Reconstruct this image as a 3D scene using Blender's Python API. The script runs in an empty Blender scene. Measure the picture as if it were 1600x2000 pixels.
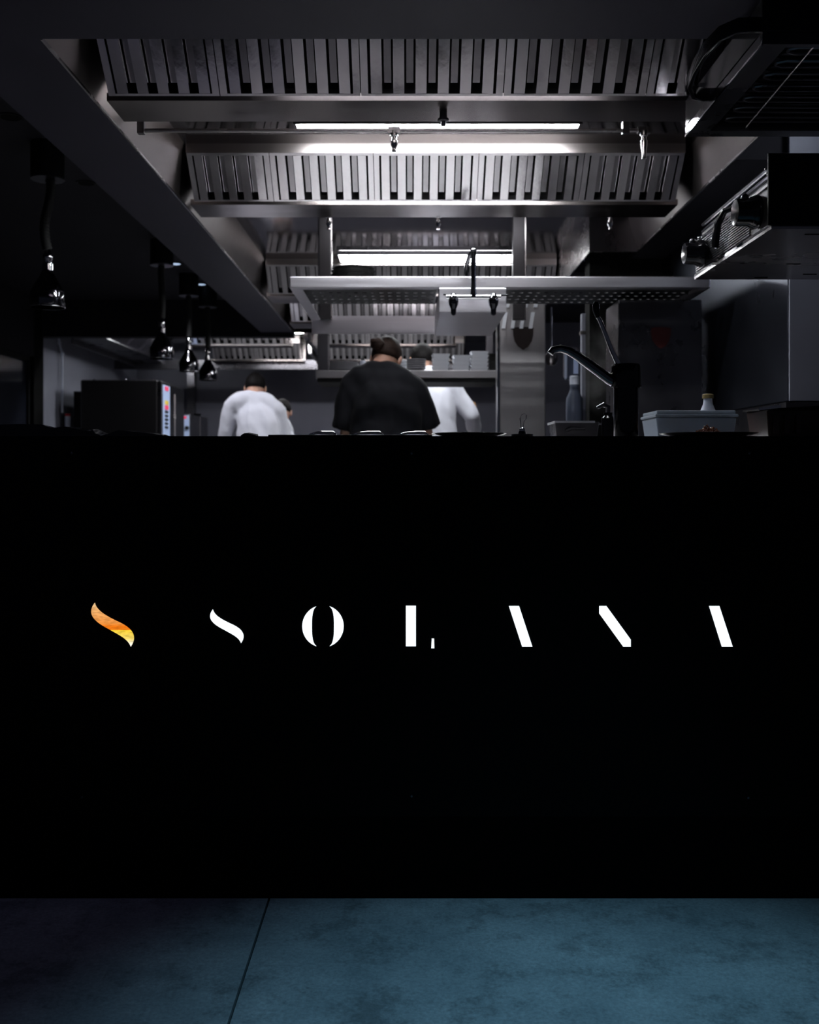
import bpy, bmesh, math, random
from mathutils import Vector, Matrix, noise, Euler
random.seed(7)
PI = math.pi
S = bpy.context.scene
C = S.collection
V = Vector

# ------------------------------------------------------------------ camera, world, light, exposure
F, HX, HY, CZ = 2000.0, 800.0, 912.0, 1.03       # focal length in pixels, vanishing point, eye height
cam_d = bpy.data.cameras.new('camera')
cam = bpy.data.objects.new('camera', cam_d); C.objects.link(cam)
cam.location = (0, 0, CZ); cam.rotation_euler = (PI/2, 0, 0)
cam_d.sensor_fit = 'VERTICAL'; cam_d.sensor_height = 30.0; cam_d.lens = 30.0
cam_d.shift_y = -(1000 - HY) / 2000.0
cam_d.clip_start = 0.05
cam_d.dof.use_dof = True; cam_d.dof.focus_distance = 2.5; cam_d.dof.aperture_fstop = 4.0
S.camera = cam
w = bpy.data.worlds.new('world'); S.world = w; w.use_nodes = True
w.node_tree.nodes['Background'].inputs['Color'].default_value = (0.5, 0.55, 0.8, 1)
w.node_tree.nodes['Background'].inputs['Strength'].default_value = 0.02
S.view_settings.view_transform = 'Standard'; S.view_settings.look = 'None'
S.view_settings.exposure = 0.0; S.view_settings.gamma = 1.0; S.view_settings.use_curve_mapping = False

def spot(name, loc, target, power, color, angle, blend, radius):
    l = bpy.data.lights.new(name, 'SPOT'); l.energy = power; l.color = color
    l.spot_size = math.radians(angle); l.spot_blend = blend; l.shadow_soft_size = radius
    o = bpy.data.objects.new(name, l); C.objects.link(o); o.location = loc
    o.rotation_euler = (V(target) - V(loc)).to_track_quat('-Z', 'Y').to_euler()
    return o
BLUE = (0.27, 0.68, 1.0)
COOL = (0.92, 0.93, 1.0)
spot('dining_floor_light', (0.36, 1.95, 2.185), (0.34, 1.60, 0), 76, BLUE, 60, 1.0, 0.06)
spot('dining_floor_light', (-1.1, 1.9, 2.185), (-0.75, 1.9, 0), 4, (0.5, 0.5, 1.0), 100, 1.0, 0.06)  # added weak violet fill for the left of the floor
TUBE = 55.0          # emission of the fluorescent tubes

# ------------------------------------------------------------------ helpers
def P(x, y, d):
    return V(((x - HX) * d / F, d, CZ + (HY - y) * d / F))
def PX(x, d): return (x - HX) * d / F
def PZ(y, d): return CZ + (HY - y) * d / F

class MB:
    def __init__(s): s.v = []; s.f = []
    def add(s, vs, fs):
        b = len(s.v); s.v += [tuple(p) for p in vs]; s.f += [tuple(b + i for i in f) for f in fs]; return s
    def box(s, x0, x1, y0, y1, z0, z1):
        return s.add([(x0,y0,z0),(x1,y0,z0),(x1,y1,z0),(x0,y1,z0),(x0,y0,z1),(x1,y0,z1),(x1,y1,z1),(x0,y1,z1)],
                     [(0,3,2,1),(4,5,6,7),(0,1,5,4),(1,2,6,5),(2,3,7,6),(3,0,4,7)])
    def quadprism(s, pts, off):
        n = len(pts); o = V(off)
        a = [V(p) for p in pts]; b = [p + o for p in a]
        fs = [tuple(range(n)), tuple(range(2*n - 1, n - 1, -1))]
        fs += [(i, n + i, n + (i+1) % n, (i+1) % n) for i in range(n)]
        return s.add(a + b, fs)
    def tube(s, pts, r, seg=10, closed=False, flat=None):
        pts = [V(p) for p in pts]; n = len(pts)
        rs = r if isinstance(r, (list, tuple)) else [r] * n
        rings = []; up = None
        for i in range(n):
            a = pts[(i-1) % n] if (closed or i > 0) else pts[i]
            b = pts[(i+1) % n] if (closed or i < n-1) else pts[i]
            t = (b - a).normalized()
            if up is None:
                up = V((0,0,1)) if abs(t.z) < 0.9 else V((0,1,0))
            u = (up - t * up.dot(t)).normalized(); w_ = t.cross(u); up = u
            fx = flat or (1, 1)
            rings.append([pts[i] + (u * math.cos(2*PI*k/seg) * fx[0] + w_ * math.sin(2*PI*k/seg) * fx[1]) * rs[i] for k in range(seg)])
        vs = [p for rg in rings for p in rg]; fs = []
        for i in range(n if closed else n - 1):
            j = (i + 1) % n
            for k in range(seg):
                k2 = (k + 1) % seg
                fs.append((i*seg + k, i*seg + k2, j*seg + k2, j*seg + k))
        if not closed:
            fs.append(tuple(range(seg - 1, -1, -1))); fs.append(tuple((n-1)*seg + k for k in range(seg)))
        return s.add(vs, fs)
    def lathe(s, prof, c=(0,0,0), seg=28, axis='z'):
        c = V(c); vs = []; n = len(prof)
        for r, z in prof:
            for k in range(seg):
                a = 2*PI*k/seg
                p = (r*math.cos(a), r*math.sin(a), z)
                if axis == 'x': p = (p[2], p[0], p[1])
                if axis == 'y': p = (p[0], p[2], p[1])
                vs.append(c + V(p))
        fs = []
        for i in range(n - 1):
            for k in range(seg):
                k2 = (k + 1) % seg
                fs.append((i*seg + k, i*seg + k2, (i+1)*seg + k2, (i+1)*seg + k))
        fs.append(tuple(range(seg - 1, -1, -1))); fs.append(tuple((n-1)*seg + k for k in range(seg)))
        return s.add(vs, fs)
    def ellip(s, c, r, seg=20, rings=14, mat=None):
        c = V(c); vs = []; fs = []
        for i in range(rings + 1):
            th = PI * i / rings
            for k in range(seg):
                a = 2*PI*k/seg
                p = V((r[0]*math.sin(th)*math.cos(a), r[1]*math.sin(th)*math.sin(a), r[2]*math.cos(th)))
                if mat: p = mat @ p
                vs.append(c + p)
        for i in range(rings):
            for k in range(seg):
                k2 = (k+1) % seg
                fs.append((i*seg + k, (i+1)*seg + k, (i+1)*seg + k2, i*seg + k2))
        return s.add(vs, fs)
    def loft(s, rings):
        seg = len(rings[0]); vs = [p for r in rings for p in r]; fs = []
        for i in range(len(rings) - 1):
            for k in range(seg):
                k2 = (k+1) % seg
                fs.append((i*seg + k, i*seg + k2, (i+1)*seg + k2, (i+1)*seg + k))
        fs.append(tuple(range(seg - 1, -1, -1))); fs.append(tuple((len(rings)-1)*seg + k for k in range(seg)))
        return s.add(vs, fs)
    def mesh(s, name, mat, smooth=False, bevel=0, fix=True):
        me = bpy.data.meshes.new(name)
        me.from_pydata(s.v, [], s.f); me.validate()
        if fix or bevel:
            bm = bmesh.new(); bm.from_mesh(me)
            bmesh.ops.remove_doubles(bm, verts=bm.verts, dist=1e-6)
            bmesh.ops.recalc_face_normals(bm, faces=bm.faces)
            if bevel:
                ed = [e for e in bm.edges if len(e.link_faces) == 2 and e.calc_face_angle(0) > 0.6]
                bmesh.ops.bevel(bm, geom=ed, offset=bevel, segments=2, profile=0.5, affect='EDGES')
            bm.to_mesh(me); bm.free()
        if mat: me.materials.append(M[mat])
        if smooth:
            for p in me.polygons: p.use_smooth = True
            try: me.set_sharp_from_angle(angle=math.radians(40))
            except Exception: pass
        return me
    def build(s, name, mat, parent=None, smooth=False, bevel=0):
        return link(name, s.mesh(name, mat, smooth, bevel), parent)

def link(name, me, parent=None):
    o = bpy.data.objects.new(name, me); C.objects.link(o)
    if parent is not None: o.parent = parent
    return o
def tag(o, label, cat=None, group=None, kind=None):
    if label: o['label'] = label
    if cat: o['category'] = cat
    if group: o['group'] = group
    if kind: o['kind'] = kind
    return o
def thing(name, label, cat, loc=(0,0,0), group=None, rotz=0):
    o = bpy.data.objects.new(name, None); C.objects.link(o); o.empty_display_size = 0.05
    o.location = loc; o.rotation_euler = (0, 0, rotz)
    return tag(o, label, cat, group)
def copy_tree(o, parent=None):
    c = o.copy(); C.objects.link(c); c.parent = parent
    for ch in list(o.children): copy_tree(ch, c)
    return c

# ------------------------------------------------------------------ materials
M = {}
def mat(name, color, rough=0.5, metal=0.0, spec=0.5, noise_amt=0.0, noise_scale=8.0, stretch=(1,1,1), bump=0.0,
        rough_var=0.0, emis=None, emis_s=0.0, coat=0.0, trans=0.0, ior=1.45, sheen=0.0, sss=0.0):
    m = bpy.data.materials.new(name); m.use_nodes = True; M[name] = m
    nt = m.node_tree; b = nt.nodes['Principled BSDF']; L = nt.links
    b.inputs['Base Color'].default_value = (*color, 1); b.inputs['Roughness'].default_value = rough
    b.inputs['Metallic'].default_value = metal; b.inputs['Specular IOR Level'].default_value = spec
    b.inputs['Coat Weight'].default_value = coat; b.inputs['Transmission Weight'].default_value = trans
    b.inputs['IOR'].default_value = ior; b.inputs['Sheen Weight'].default_value = sheen
    if sss:
        b.inputs['Subsurface Weight'].default_value = sss; b.inputs['Subsurface Radius'].default_value = (0.02, 0.008, 0.004)
    if emis:
        b.inputs['Emission Color'].default_value = (*emis, 1); b.inputs['Emission Strength'].default_value = emis_s
    if noise_amt or bump or rough_var:
        tc = nt.nodes.new('ShaderNodeTexCoord'); mp = nt.nodes.new('ShaderNodeMapping')
        mp.inputs['Scale'].default_value = stretch
        no = nt.nodes.new('ShaderNodeTexNoise'); no.inputs['Scale'].default_value = noise_scale
        no.inputs['Detail'].default_value = 5; no.inputs['Roughness'].default_value = 0.6
        L.new(tc.outputs['Object'], mp.inputs['Vector']); L.new(mp.outputs['Vector'], no.inputs['Vector'])
        if noise_amt:
            cr = nt.nodes.new('ShaderNodeMapRange'); cr.inputs['From Min'].default_value = 0.3; cr.inputs['From Max'].default_value = 0.7
            cr.inputs['To Min'].default_value = 1 - noise_amt; cr.inputs['To Max'].default_value = 1 + noise_amt
            L.new(no.outputs['Fac'], cr.inputs['Value'])
            mx = nt.nodes.new('ShaderNodeVectorMath'); mx.operation = 'SCALE'
            mx.inputs[0].default_value = color; L.new(cr.outputs['Result'], mx.inputs['Scale'])
            L.new(mx.outputs['Vector'], b.inputs['Base Color'])
        if rough_var:
            cr = nt.nodes.new('ShaderNodeMapRange'); cr.inputs['From Min'].default_value = 0.3; cr.inputs['From Max'].default_value = 0.7
            cr.inputs['To Min'].default_value = max(0.02, rough - rough_var); cr.inputs['To Max'].default_value = rough + rough_var
            L.new(no.outputs['Fac'], cr.inputs['Value']); L.new(cr.outputs['Result'], b.inputs['Roughness'])
        if bump:
            bp = nt.nodes.new('ShaderNodeBump'); bp.inputs['Strength'].default_value = bump; bp.inputs['Distance'].default_value = 0.01
            L.new(no.outputs['Fac'], bp.inputs['Height']); L.new(bp.outputs['Normal'], b.inputs['Normal'])
    return m
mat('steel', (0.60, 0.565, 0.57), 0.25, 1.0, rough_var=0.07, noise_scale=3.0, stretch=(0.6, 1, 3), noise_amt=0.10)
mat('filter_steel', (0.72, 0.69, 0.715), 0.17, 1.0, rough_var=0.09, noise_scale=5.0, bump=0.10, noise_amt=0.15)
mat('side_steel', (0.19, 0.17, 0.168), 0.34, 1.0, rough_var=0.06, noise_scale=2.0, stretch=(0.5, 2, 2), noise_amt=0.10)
mat('hood_steel', (0.31, 0.275, 0.268), 0.22, 1.0, rough_var=0.06, noise_scale=2.0, stretch=(0.5, 2, 2), noise_amt=0.10)
mat('column_steel', (0.42, 0.41, 0.42), 0.42, 1.0, rough_var=0.05, noise_scale=6.0, stretch=(4, 1, 0.15))
mat('mirror_steel', (0.25, 0.225, 0.225), 0.10, 1.0, rough_var=0.03, noise_scale=2.0, noise_amt=0.08)
mat('filter_steel_shaded', (0.34, 0.325, 0.34), 0.22, 1.0, rough_var=0.08, noise_scale=5.0, noise_amt=0.2)  # darker copy of the filter steel: shade of the recess put into the colour
mat('brushed_steel', (0.66, 0.64, 0.69), 0.36, 1.0, rough_var=0.06, noise_scale=6.0, stretch=(0.15, 1, 4), noise_amt=0.08)
mat('oven_dark', (0.035, 0.033, 0.036), 0.35, 0.6)
mat('header_steel', (0.52, 0.47, 0.455), 0.30, 1.0, rough_var=0.05, noise_scale=3.0, stretch=(0.3, 1, 1))
mat('worktop_steel', (0.72, 0.70, 0.71), 0.5, 1.0, rough_var=0.08, noise_scale=3.0)
mat('dark_steel', (0.16, 0.155, 0.17), 0.30, 1.0, rough_var=0.08, noise_scale=4.0)
mat('wall_steel', (0.11, 0.12, 0.155), 0.30, 1.0, rough_var=0.06, noise_scale=1.0)
mat('chrome', (0.8, 0.8, 0.82), 0.08, 1.0)
mat('black_chrome', (0.22, 0.22, 0.235), 0.09, 1.0)
mat('gloss_black', (0.006, 0.006, 0.008), 0.12, 0.0, 0.6)
mat('matte_black', (0.006, 0.006, 0.007), 0.6, 0.0, 0.2)
mat('counter_black', (0.0022, 0.002, 0.002), 0.62, 0.0, 0.12, noise_amt=0.15, noise_scale=5)
mat('cavity_black', (0.004, 0.004, 0.004), 0.8, 0.0, 0.1)
mat('soffit_paint', (0.030, 0.028, 0.044), 0.55, 0.0, 0.3, noise_amt=0.08, noise_scale=2)
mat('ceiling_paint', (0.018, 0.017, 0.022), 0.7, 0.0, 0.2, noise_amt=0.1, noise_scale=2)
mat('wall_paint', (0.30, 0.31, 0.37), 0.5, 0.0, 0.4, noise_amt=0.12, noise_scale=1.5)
mat('back_paint', (0.15, 0.15, 0.19), 0.5, 0.0, 0.4, noise_amt=0.12, noise_scale=1.5)
mat('kitchen_floor', (0.22, 0.215, 0.22), 0.4, noise_amt=0.2, noise_scale=6)
mat('rubber', (0.012, 0.012, 0.012), 0.7)
mat('lamp_tube', (0.9, 0.9, 0.9), 0.4, emis=(0.93, 0.97, 1.0), emis_s=TUBE)
mat('lamp_bright', (0.9, 0.9, 0.9), 0.4, emis=(0.93, 0.97, 1.0), emis_s=TUBE*2.0)
mat('lamp_front', (0.9, 0.9, 0.9), 0.4, emis=(0.93, 0.97, 1.0), emis_s=TUBE*2.6)
mat('lamp_dim', (0.9, 0.9, 0.9), 0.4, emis=(0.93, 0.95, 1.0), emis_s=TUBE*0.5)
mat('lamp_panel', (0.9, 0.9, 0.9), 0.4, emis=(0.93, 0.97, 1.0), emis_s=TUBE*0.42)
mat('lamp_soft', (0.9, 0.9, 0.9), 0.4, emis=(0.8, 0.88, 1.0), emis_s=16.0)
mat('sign_white', (0.9, 0.9, 0.9), 0.4, emis=(0.86, 0.95, 1.0), emis_s=1.35)
mat('white_cloth', (0.72, 0.72, 0.80), 0.85, 0, 0.2, sheen=0.2, bump=0.15, noise_scale=30)
mat('black_cloth', (0.0075, 0.008, 0.0115), 0.8, 0, 0.3, sheen=0.05, bump=0.15, noise_scale=30)
mat('apron_cloth', (0.03, 0.03, 0.035), 0.8)
mat('grey_cloth', (0.12, 0.13, 0.2), 0.8)
mat('skin', (0.60, 0.34, 0.25), 0.5, 0, 0.4, sss=0.1, noise_amt=0.08, noise_scale=20)
mat('hair', (0.006, 0.005, 0.005), 0.62, 0, 0.12, noise_amt=0.4, noise_scale=60, bump=0.3)
mat('brown_hair', (0.022, 0.013, 0.010), 0.58, 0, 0.15, noise_amt=0.4, noise_scale=60, bump=0.3)
mat('plate_white', (0.76, 0.79, 0.84), 0.25, 0, 0.5)
mat('board_white', (0.86, 0.86, 0.86), 0.5)
mat('perforated_dark', (0.018, 0.018, 0.02), 0.45, 0.0, 0.4)
mat('plate_grey', (0.30, 0.30, 0.32), 0.35, 0, 0.5)
mat('plate_black', (0.012, 0.012, 0.012), 0.18, 0, 0.5)
mat('plastic_clear', (0.50, 0.58, 0.68), 0.35, 0, 0.4, trans=0.55, ior=1.2)
mat('plastic_blue', (0.10, 0.12, 0.175), 0.4, 0, 0.4)
mat('plastic_white', (0.60, 0.64, 0.75), 0.4)
mat('cap_gold', (0.25, 0.19, 0.08), 0.4)
mat('red_plastic', (0.55, 0.02, 0.03), 0.4)
mat('dark_red', (0.055, 0.006, 0.006), 0.5)
mat('shield_dark', (0.010, 0.004, 0.004), 0.5)
mat('meat', (0.30, 0.10, 0.05), 0.5, noise_amt=0.4, noise_scale=40)
mat('brown_pan', (0.05, 0.030, 0.026), 0.25, 0, 0.5)
mat('panel_blue', (0.42, 0.52, 0.75), 0.3, emis=(0.5, 0.6, 0.9), emis_s=0.10)
mat('button_yellow', (0.6, 0.45, 0.05), 0.4, emis=(0.9, 0.6, 0.1), emis_s=0.25)
mat('button_red', (0.7, 0.05, 0.12), 0.4, emis=(1.0, 0.1, 0.2), emis_s=0.35)
mat('oven_glass', (0.012, 0.012, 0.014), 0.15, 0, 0.6)
mat('wood', (0.35, 0.17, 0.06), 0.5)
mat('downlight_lens', (0.8, 0.85, 0.95), 0.4, emis=(0.55, 0.72, 1.0), emis_s=0.8)
mat('door_glass', (0.016, 0.018, 0.028), 0.12, 0, 0.6)
mat('pot_red', (0.22, 0.05, 0.03), 0.4)

def concrete():
    m = bpy.data.materials.new('concrete'); m.use_nodes = True; M['concrete'] = m
    nt = m.node_tree; b = nt.nodes['Principled BSDF']; L = nt.links
    tc = nt.nodes.new('ShaderNodeTexCoord')
    def nz(scale, detail, rough, dist=0.0):
        n = nt.nodes.new('ShaderNodeTexNoise'); n.inputs['Scale'].default_value = scale
        n.inputs['Detail'].default_value = detail; n.inputs['Roughness'].default_value = rough
        n.inputs['Distortion'].default_value = dist
        L.new(tc.outputs['Object'], n.inputs['Vector']); return n
    a = nz(2.6, 7, 0.7, 0.15); c = nz(110, 4, 0.75); d = nz(4.5, 12, 0.82, 0.0)
    r1 = nt.nodes.new('ShaderNodeValToRGB'); r1.color_ramp.elements[0].position = 0.30; r1.color_ramp.elements[1].position = 0.70
    r1.color_ramp.elements[0].color = (0.20, 0.22, 0.23, 1); r1.color_ramp.elements[1].color = (0.43, 0.44, 0.44, 1)
    L.new(a.outputs['Fac'], r1.inputs['Fac'])
    r2 = nt.nodes.new('ShaderNodeValToRGB'); r2.color_ramp.elements[0].position = 0.40; r2.color_ramp.elements[1].position = 0.50
    r2.color_ramp.elements[0].color = (0.48, 0.48, 0.48, 1); r2.color_ramp.elements[1].color = (1, 1, 1, 1)
    L.new(d.outputs['Fac'], r2.inputs['Fac'])
    r3 = nt.nodes.new('ShaderNodeValToRGB'); r3.color_ramp.elements[0].position = 0.30; r3.color_ramp.elements[1].position = 0.65
    r3.color_ramp.elements[0].color = (0.62, 0.62, 0.62, 1); r3.color_ramp.elements[1].color = (1.12, 1.12, 1.12, 1)
    L.new(c.outputs['Fac'], r3.inputs['Fac'])
    m1 = nt.nodes.new('ShaderNodeMix'); m1.data_type = 'RGBA'; m1.blend_type = 'MULTIPLY'; m1.inputs['Factor'].default_value = 0.75
    L.new(r1.outputs['Color'], m1.inputs[6]); L.new(r2.outputs['Color'], m1.inputs[7])
    m2 = nt.nodes.new('ShaderNodeMix'); m2.data_type = 'RGBA'; m2.blend_type = 'MULTIPLY'; m2.inputs['Factor'].default_value = 0.8
    L.new(m1.outputs[2], m2.inputs[6]); L.new(r3.outputs['Color'], m2.inputs[7])
    L.new(m2.outputs[2], b.inputs['Base Color']); b.inputs['Roughness'].default_value = 0.75
    b.inputs['Specular IOR Level'].default_value = 0.2
    bp = nt.nodes.new('ShaderNodeBump'); bp.inputs['Strength'].default_value = 0.25; bp.inputs['Distance'].default_value = 0.004
    L.new(c.outputs['Fac'], bp.inputs['Height']); L.new(bp.outputs['Normal'], b.inputs['Normal'])
concrete()

def emblem_mat():
    # printed, backlit flame: orange above, a hard line, yellow running to near-white at the tip
    m = bpy.data.materials.new('emblem_orange'); m.use_nodes = True; M['emblem_orange'] = m
    nt = m.node_tree; b = nt.nodes['Principled BSDF']; L = nt.links
    tc = nt.nodes.new('ShaderNodeTexCoord'); sp = nt.nodes.new('ShaderNodeSeparateXYZ')
    L.new(tc.outputs['Generated'], sp.inputs['Vector'])
    r = nt.nodes.new('ShaderNodeValToRGB'); cr = r.color_ramp
    cr.elements[0].position = 0.0; cr.elements[0].color = (1.0, 0.97, 0.95, 1)
    cr.elements[1].position = 1.0; cr.elements[1].color = (1.0, 0.70, 0.36, 1)
    for p, c in ((0.08, (1.0, 0.93, 0.70, 1)), (0.18, (1.0, 0.76, 0.16, 1)), (0.375, (1.0, 0.68, 0.04, 1)), (0.385, (0.84, 0.19, 0.008, 1)),
                 (0.47, (0.90, 0.20, 0.008, 1)), (0.52, (0.90, 0.30, 0.05, 1)), (0.85, (0.95, 0.48, 0.17, 1))):
        e = cr.elements.new(p); e.color = c
    L.new(sp.outputs['Z'], r.inputs['Fac'])
    n = nt.nodes.new('ShaderNodeTexNoise'); n.inputs['Scale'].default_value = 180
    mp = nt.nodes.new('ShaderNodeMapping'); mp.inputs['Scale'].default_value = (0.4, 1, 1.5)
    L.new(tc.outputs['Object'], mp.inputs['Vector']); L.new(mp.outputs['Vector'], n.inputs['Vector'])
    r2 = nt.nodes.new('ShaderNodeMapRange'); r2.inputs['From Min'].default_value = 0.35; r2.inputs['From Max'].default_value = 0.6
    r2.inputs['To Min'].default_value = 0.72; r2.inputs['To Max'].default_value = 1.05
    L.new(n.outputs['Fac'], r2.inputs['Value'])
    vm = nt.nodes.new('ShaderNodeVectorMath'); vm.operation = 'SCALE'
    L.new(r.outputs['Color'], vm.inputs[0]); L.new(r2.outputs['Result'], vm.inputs['Scale'])
    L.new(vm.outputs['Vector'], b.inputs['Emission Color']); b.inputs['Emission Strength'].default_value = 1.0
    b.inputs['Base Color'].default_value = (0.05, 0.03, 0.02, 1)
emblem_mat()

# ------------------------------------------------------------------ the setting
LZ = 2.20                                # underside of the soffit round the hood
CEIL = 2.48                              # kitchen ceiling left of the hood
BACK = 12.2; LEFTX = -3.25; RIGHTX = 1.43

fl = MB().box(-3.4, 3.4, -1.4, 2.46, -0.08, -0.012).build('floor', 'cavity_black')
tag(fl, 'dark blue-grey concrete slab floor in front of the black counter', 'floor', kind='structure')
xs = [-3.4, -2.735, -1.535, -0.335, 0.865, 2.065, 3.4]; ys = [-1.4, 0.06, 1.26, 2.46]
xs = [-2.735, -0.335, 2.065, 3.4]; ys = [-1.4, 0.53, 2.46]
for i in range(len(xs)-1):
    for j in range(len(ys)-1):
        g = 0.0026
        MB().box(xs[i]+g, xs[i+1]-g, ys[j]+g, ys[j+1]-g, -0.012, 0).build('floor_slab', 'concrete', fl)
kf = MB().box(-4.2, 2.2, 2.46, BACK, -0.08, 0).build('floor_kitchen', 'kitchen_floor')
tag(kf, 'dark tiled kitchen floor behind the counter', 'floor', kind='structure')

bw = MB().box(-3.6, 2.2, BACK, BACK+0.1, 0, 3.0).build('wall_back', 'back_paint')
tag(bw, 'dim grey back wall of the kitchen behind the cooks', 'wall', kind='structure')
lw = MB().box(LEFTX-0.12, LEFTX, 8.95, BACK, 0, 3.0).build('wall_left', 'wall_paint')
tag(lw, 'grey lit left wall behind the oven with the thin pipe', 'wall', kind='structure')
# nearer left wall, dark, with a glazed door
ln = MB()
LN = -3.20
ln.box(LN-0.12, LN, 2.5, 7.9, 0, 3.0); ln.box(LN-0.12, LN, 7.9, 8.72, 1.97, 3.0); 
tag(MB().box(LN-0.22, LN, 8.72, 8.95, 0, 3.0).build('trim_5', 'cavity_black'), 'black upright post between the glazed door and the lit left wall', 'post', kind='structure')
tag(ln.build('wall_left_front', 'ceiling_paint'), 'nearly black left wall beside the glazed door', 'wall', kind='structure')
dr = MB().box(LN-0.09, LN-0.05, 7.93, 8.69, 0.02, 1.95).build('door_1', 'door_glass')
tag(dr, 'dark glazed door reflecting blue at the far left edge', 'door', kind='structure')
fm = MB(); fm.box(LN-0.1, LN-0.03, 7.9, 7.94, 0, 1.97); fm.box(LN-0.1, LN-0.03, 8.68, 8.72, 0, 1.97); fm.box(LN-0.1, LN-0.03, 7.94, 8.68, 1.93, 1.97)
fm.build('door_frame', 'matte_black', dr)

cl = MB().box(LN-0.1, -1.295, 2.8, 8.9, CEIL, CEIL+0.1).build('ceiling', 'ceiling_paint')
tag(cl, 'near-black kitchen ceiling above the row of heat lamps', 'ceiling', kind='structure')
cl2 = MB().box(LEFTX-0.2, 2.2, 9.06, BACK+0.1, 2.75, 2.85).build('ceiling_rear', 'ceiling_paint')
tag(cl2, 'dark ceiling over the rear kitchen', 'ceiling', kind='structure')
# soffit round the hood opening
sf = MB(); sf.box(-1.293, -1.012, 2.8, 9.05, LZ, CEIL+0.1); sf.box(-3.4, 0.897, 0.4, 2.8, LZ, CEIL+0.1)
tag(sf.build('trim_1', 'soffit_paint'), 'dark violet-grey painted soffit framing the hood, front and left', 'soffit', kind='structure')
bm_ = MB().box(LN-0.1, -1.012, 8.92, 9.05, 2.166, CEIL+0.3).build('trim_2', 'ceiling_paint')
tag(bm_, 'black cross beam behind the row of heat lamps', 'beam', kind='structure')
sr = MB(); sr.box(1.245, RIGHTX, 3.9, 5.75, LZ, 2.6)
tag(sr.build('trim_3', 'ceiling_paint'), 'black soffit strip along the right wall beside the hood', 'soffit', kind='structure')
fr = MB().box(0.9, 2.2, 0.4, 2.45, LZ+0.01, 2.6).build('trim_4', 'soffit_paint')
tag(fr, 'grey soffit end above the salamander, top right corner', 'soffit', kind='structure')
# right wall: clad return facing the dining room, side facing the kitchen
tag(MB().box(RIGHTX+0.004, 1.62, 3.862, 3.869, 1.28, 2.9).build('wall_right_return', 'wall_paint'), 'wall return right of the dark cladding, pale blue-grey plate coloured to look lit', 'wall', kind='structure')  # pale plate over the same wall: its lit look is in the colour
rw = MB(); rw.box(RIGHTX, 2.2, 3.87, 5.8, 1.28, 2.9)
tag(rw.build('wall_right', 'wall_steel', bevel=0.004), 'blue-grey sheet metal clad wall under the salamander on the right', 'wall', kind='structure')
rl = MB(); rl.box(RIGHTX-0.01, 2.2, 3.86, 5.8, 0, 1.275)
tag(rl.build('wall_right_base', 'dark_steel'), 'dark lower wall under the metal cladding on the right', 'wall', kind='structure')
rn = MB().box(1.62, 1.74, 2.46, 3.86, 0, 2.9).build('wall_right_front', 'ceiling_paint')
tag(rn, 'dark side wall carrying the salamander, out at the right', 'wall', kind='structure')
rb = MB().box(1.02, 2.2, 5.8, 5.95, 0, 2.9).build('wall_right_rear', 'cavity_black')
tag(rb, 'black wall end behind the right steel column', 'wall', kind='structure')

# ------------------------------------------------------------------ the counter and its sign
D0 = 2.4
ct = thing('bar_counter', 'long matte black bar counter with lit lettering on its front', 'counter', (0, D0, 0))
cb = MB().box(-2.2, 1.6, 0, 0.03, 0.21, 1.102).build('front_panel', 'counter_black', ct)
MB().box(-2.2, 1.6, 0.045, 0.07, 0, 0.21).build('toe_kick', 'cavity_black', ct)
MB().box(-2.2, 1.6, 0.03, 0.75, 1.072, 1.101).build('worktop', 'worktop_steel', ct)
MB().box(-2.2, 1.6, 0.70, 0.75, 0, 1.072).build('rear_panel', 'dark_steel', ct)
def sgn(x, y): return V(((x-HX)*D0/F, -0.002, CZ + (HY-y)*D0/F))
for x, y in ((804,885),(1464,885),(160,1557),(804,1555),(1462,1558),(140,885)):
    q = sgn(x, y)
    MB().lathe([(0.0025,0.001),(0.003,-0.001),(0.0015,-0.002)], (q.x, 0, q.z), 8, 'y').build('screw', 'dark_steel', cb)

def bez(p0, p1, p2, p3, n=14):
    out = []
    for i in range(n):
        t = i / n
        out.append(V(p0)*(1-t)**3 + V(p1)*3*t*(1-t)**2 + V(p2)*3*t*t*(1-t) + V(p3)*t**3)
    return out
def swash(x0, y0, x1, y1):
    # S-shaped flame stroke between the top tip and the bottom tip, in the emblem's own proportions
    def q(u, v): return (x0 + (x1-x0)*u, y0 + (y1-y0)*v, 0)
    top, bot = (0.078, 0.0), (0.925, 1.0)
    pts = bez(q(*top), q(0.12, 0.20), q(0.40, 0.32), q(0.58, 0.41))
    pts += bez(q(0.58, 0.41), q(0.90, 0.54), q(1.12, 0.72), q(*bot))
    pts += bez(q(*bot), q(0.86, 0.82), q(0.66, 0.74), q(0.42, 0.605))
    pts += bez(q(0.42, 0.605), q(0.05, 0.42), q(-0.12, 0.25), q(*top))
    return [(p.x, p.y) for p in pts]
sg = thing('lit_sign', 'row of glowing white stencil letters reading SOLANA on the counter', 'sign', (0, D0, 0))
def letter(polys, label, m='sign_white', parent=sg):
    b = MB()
    for pl in polys:
        b.quadprism([sgn(x, y) for x, y in pl], (0, 0.004, 0))
    o = b.build('letter', m, parent); o['label'] = label; return o
em = thing('sign_emblem', 'glowing orange and yellow flame-shaped S emblem left of the letters', 'emblem', (0, D0, 0))
o = letter([swash(179, 1177, 262, 1263)], 'orange to yellow flame stroke', 'emblem_orange', em); o.name = 'flame_stroke'
letter([swash(411, 1190, 476, 1256)], 'white letter S')
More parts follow.
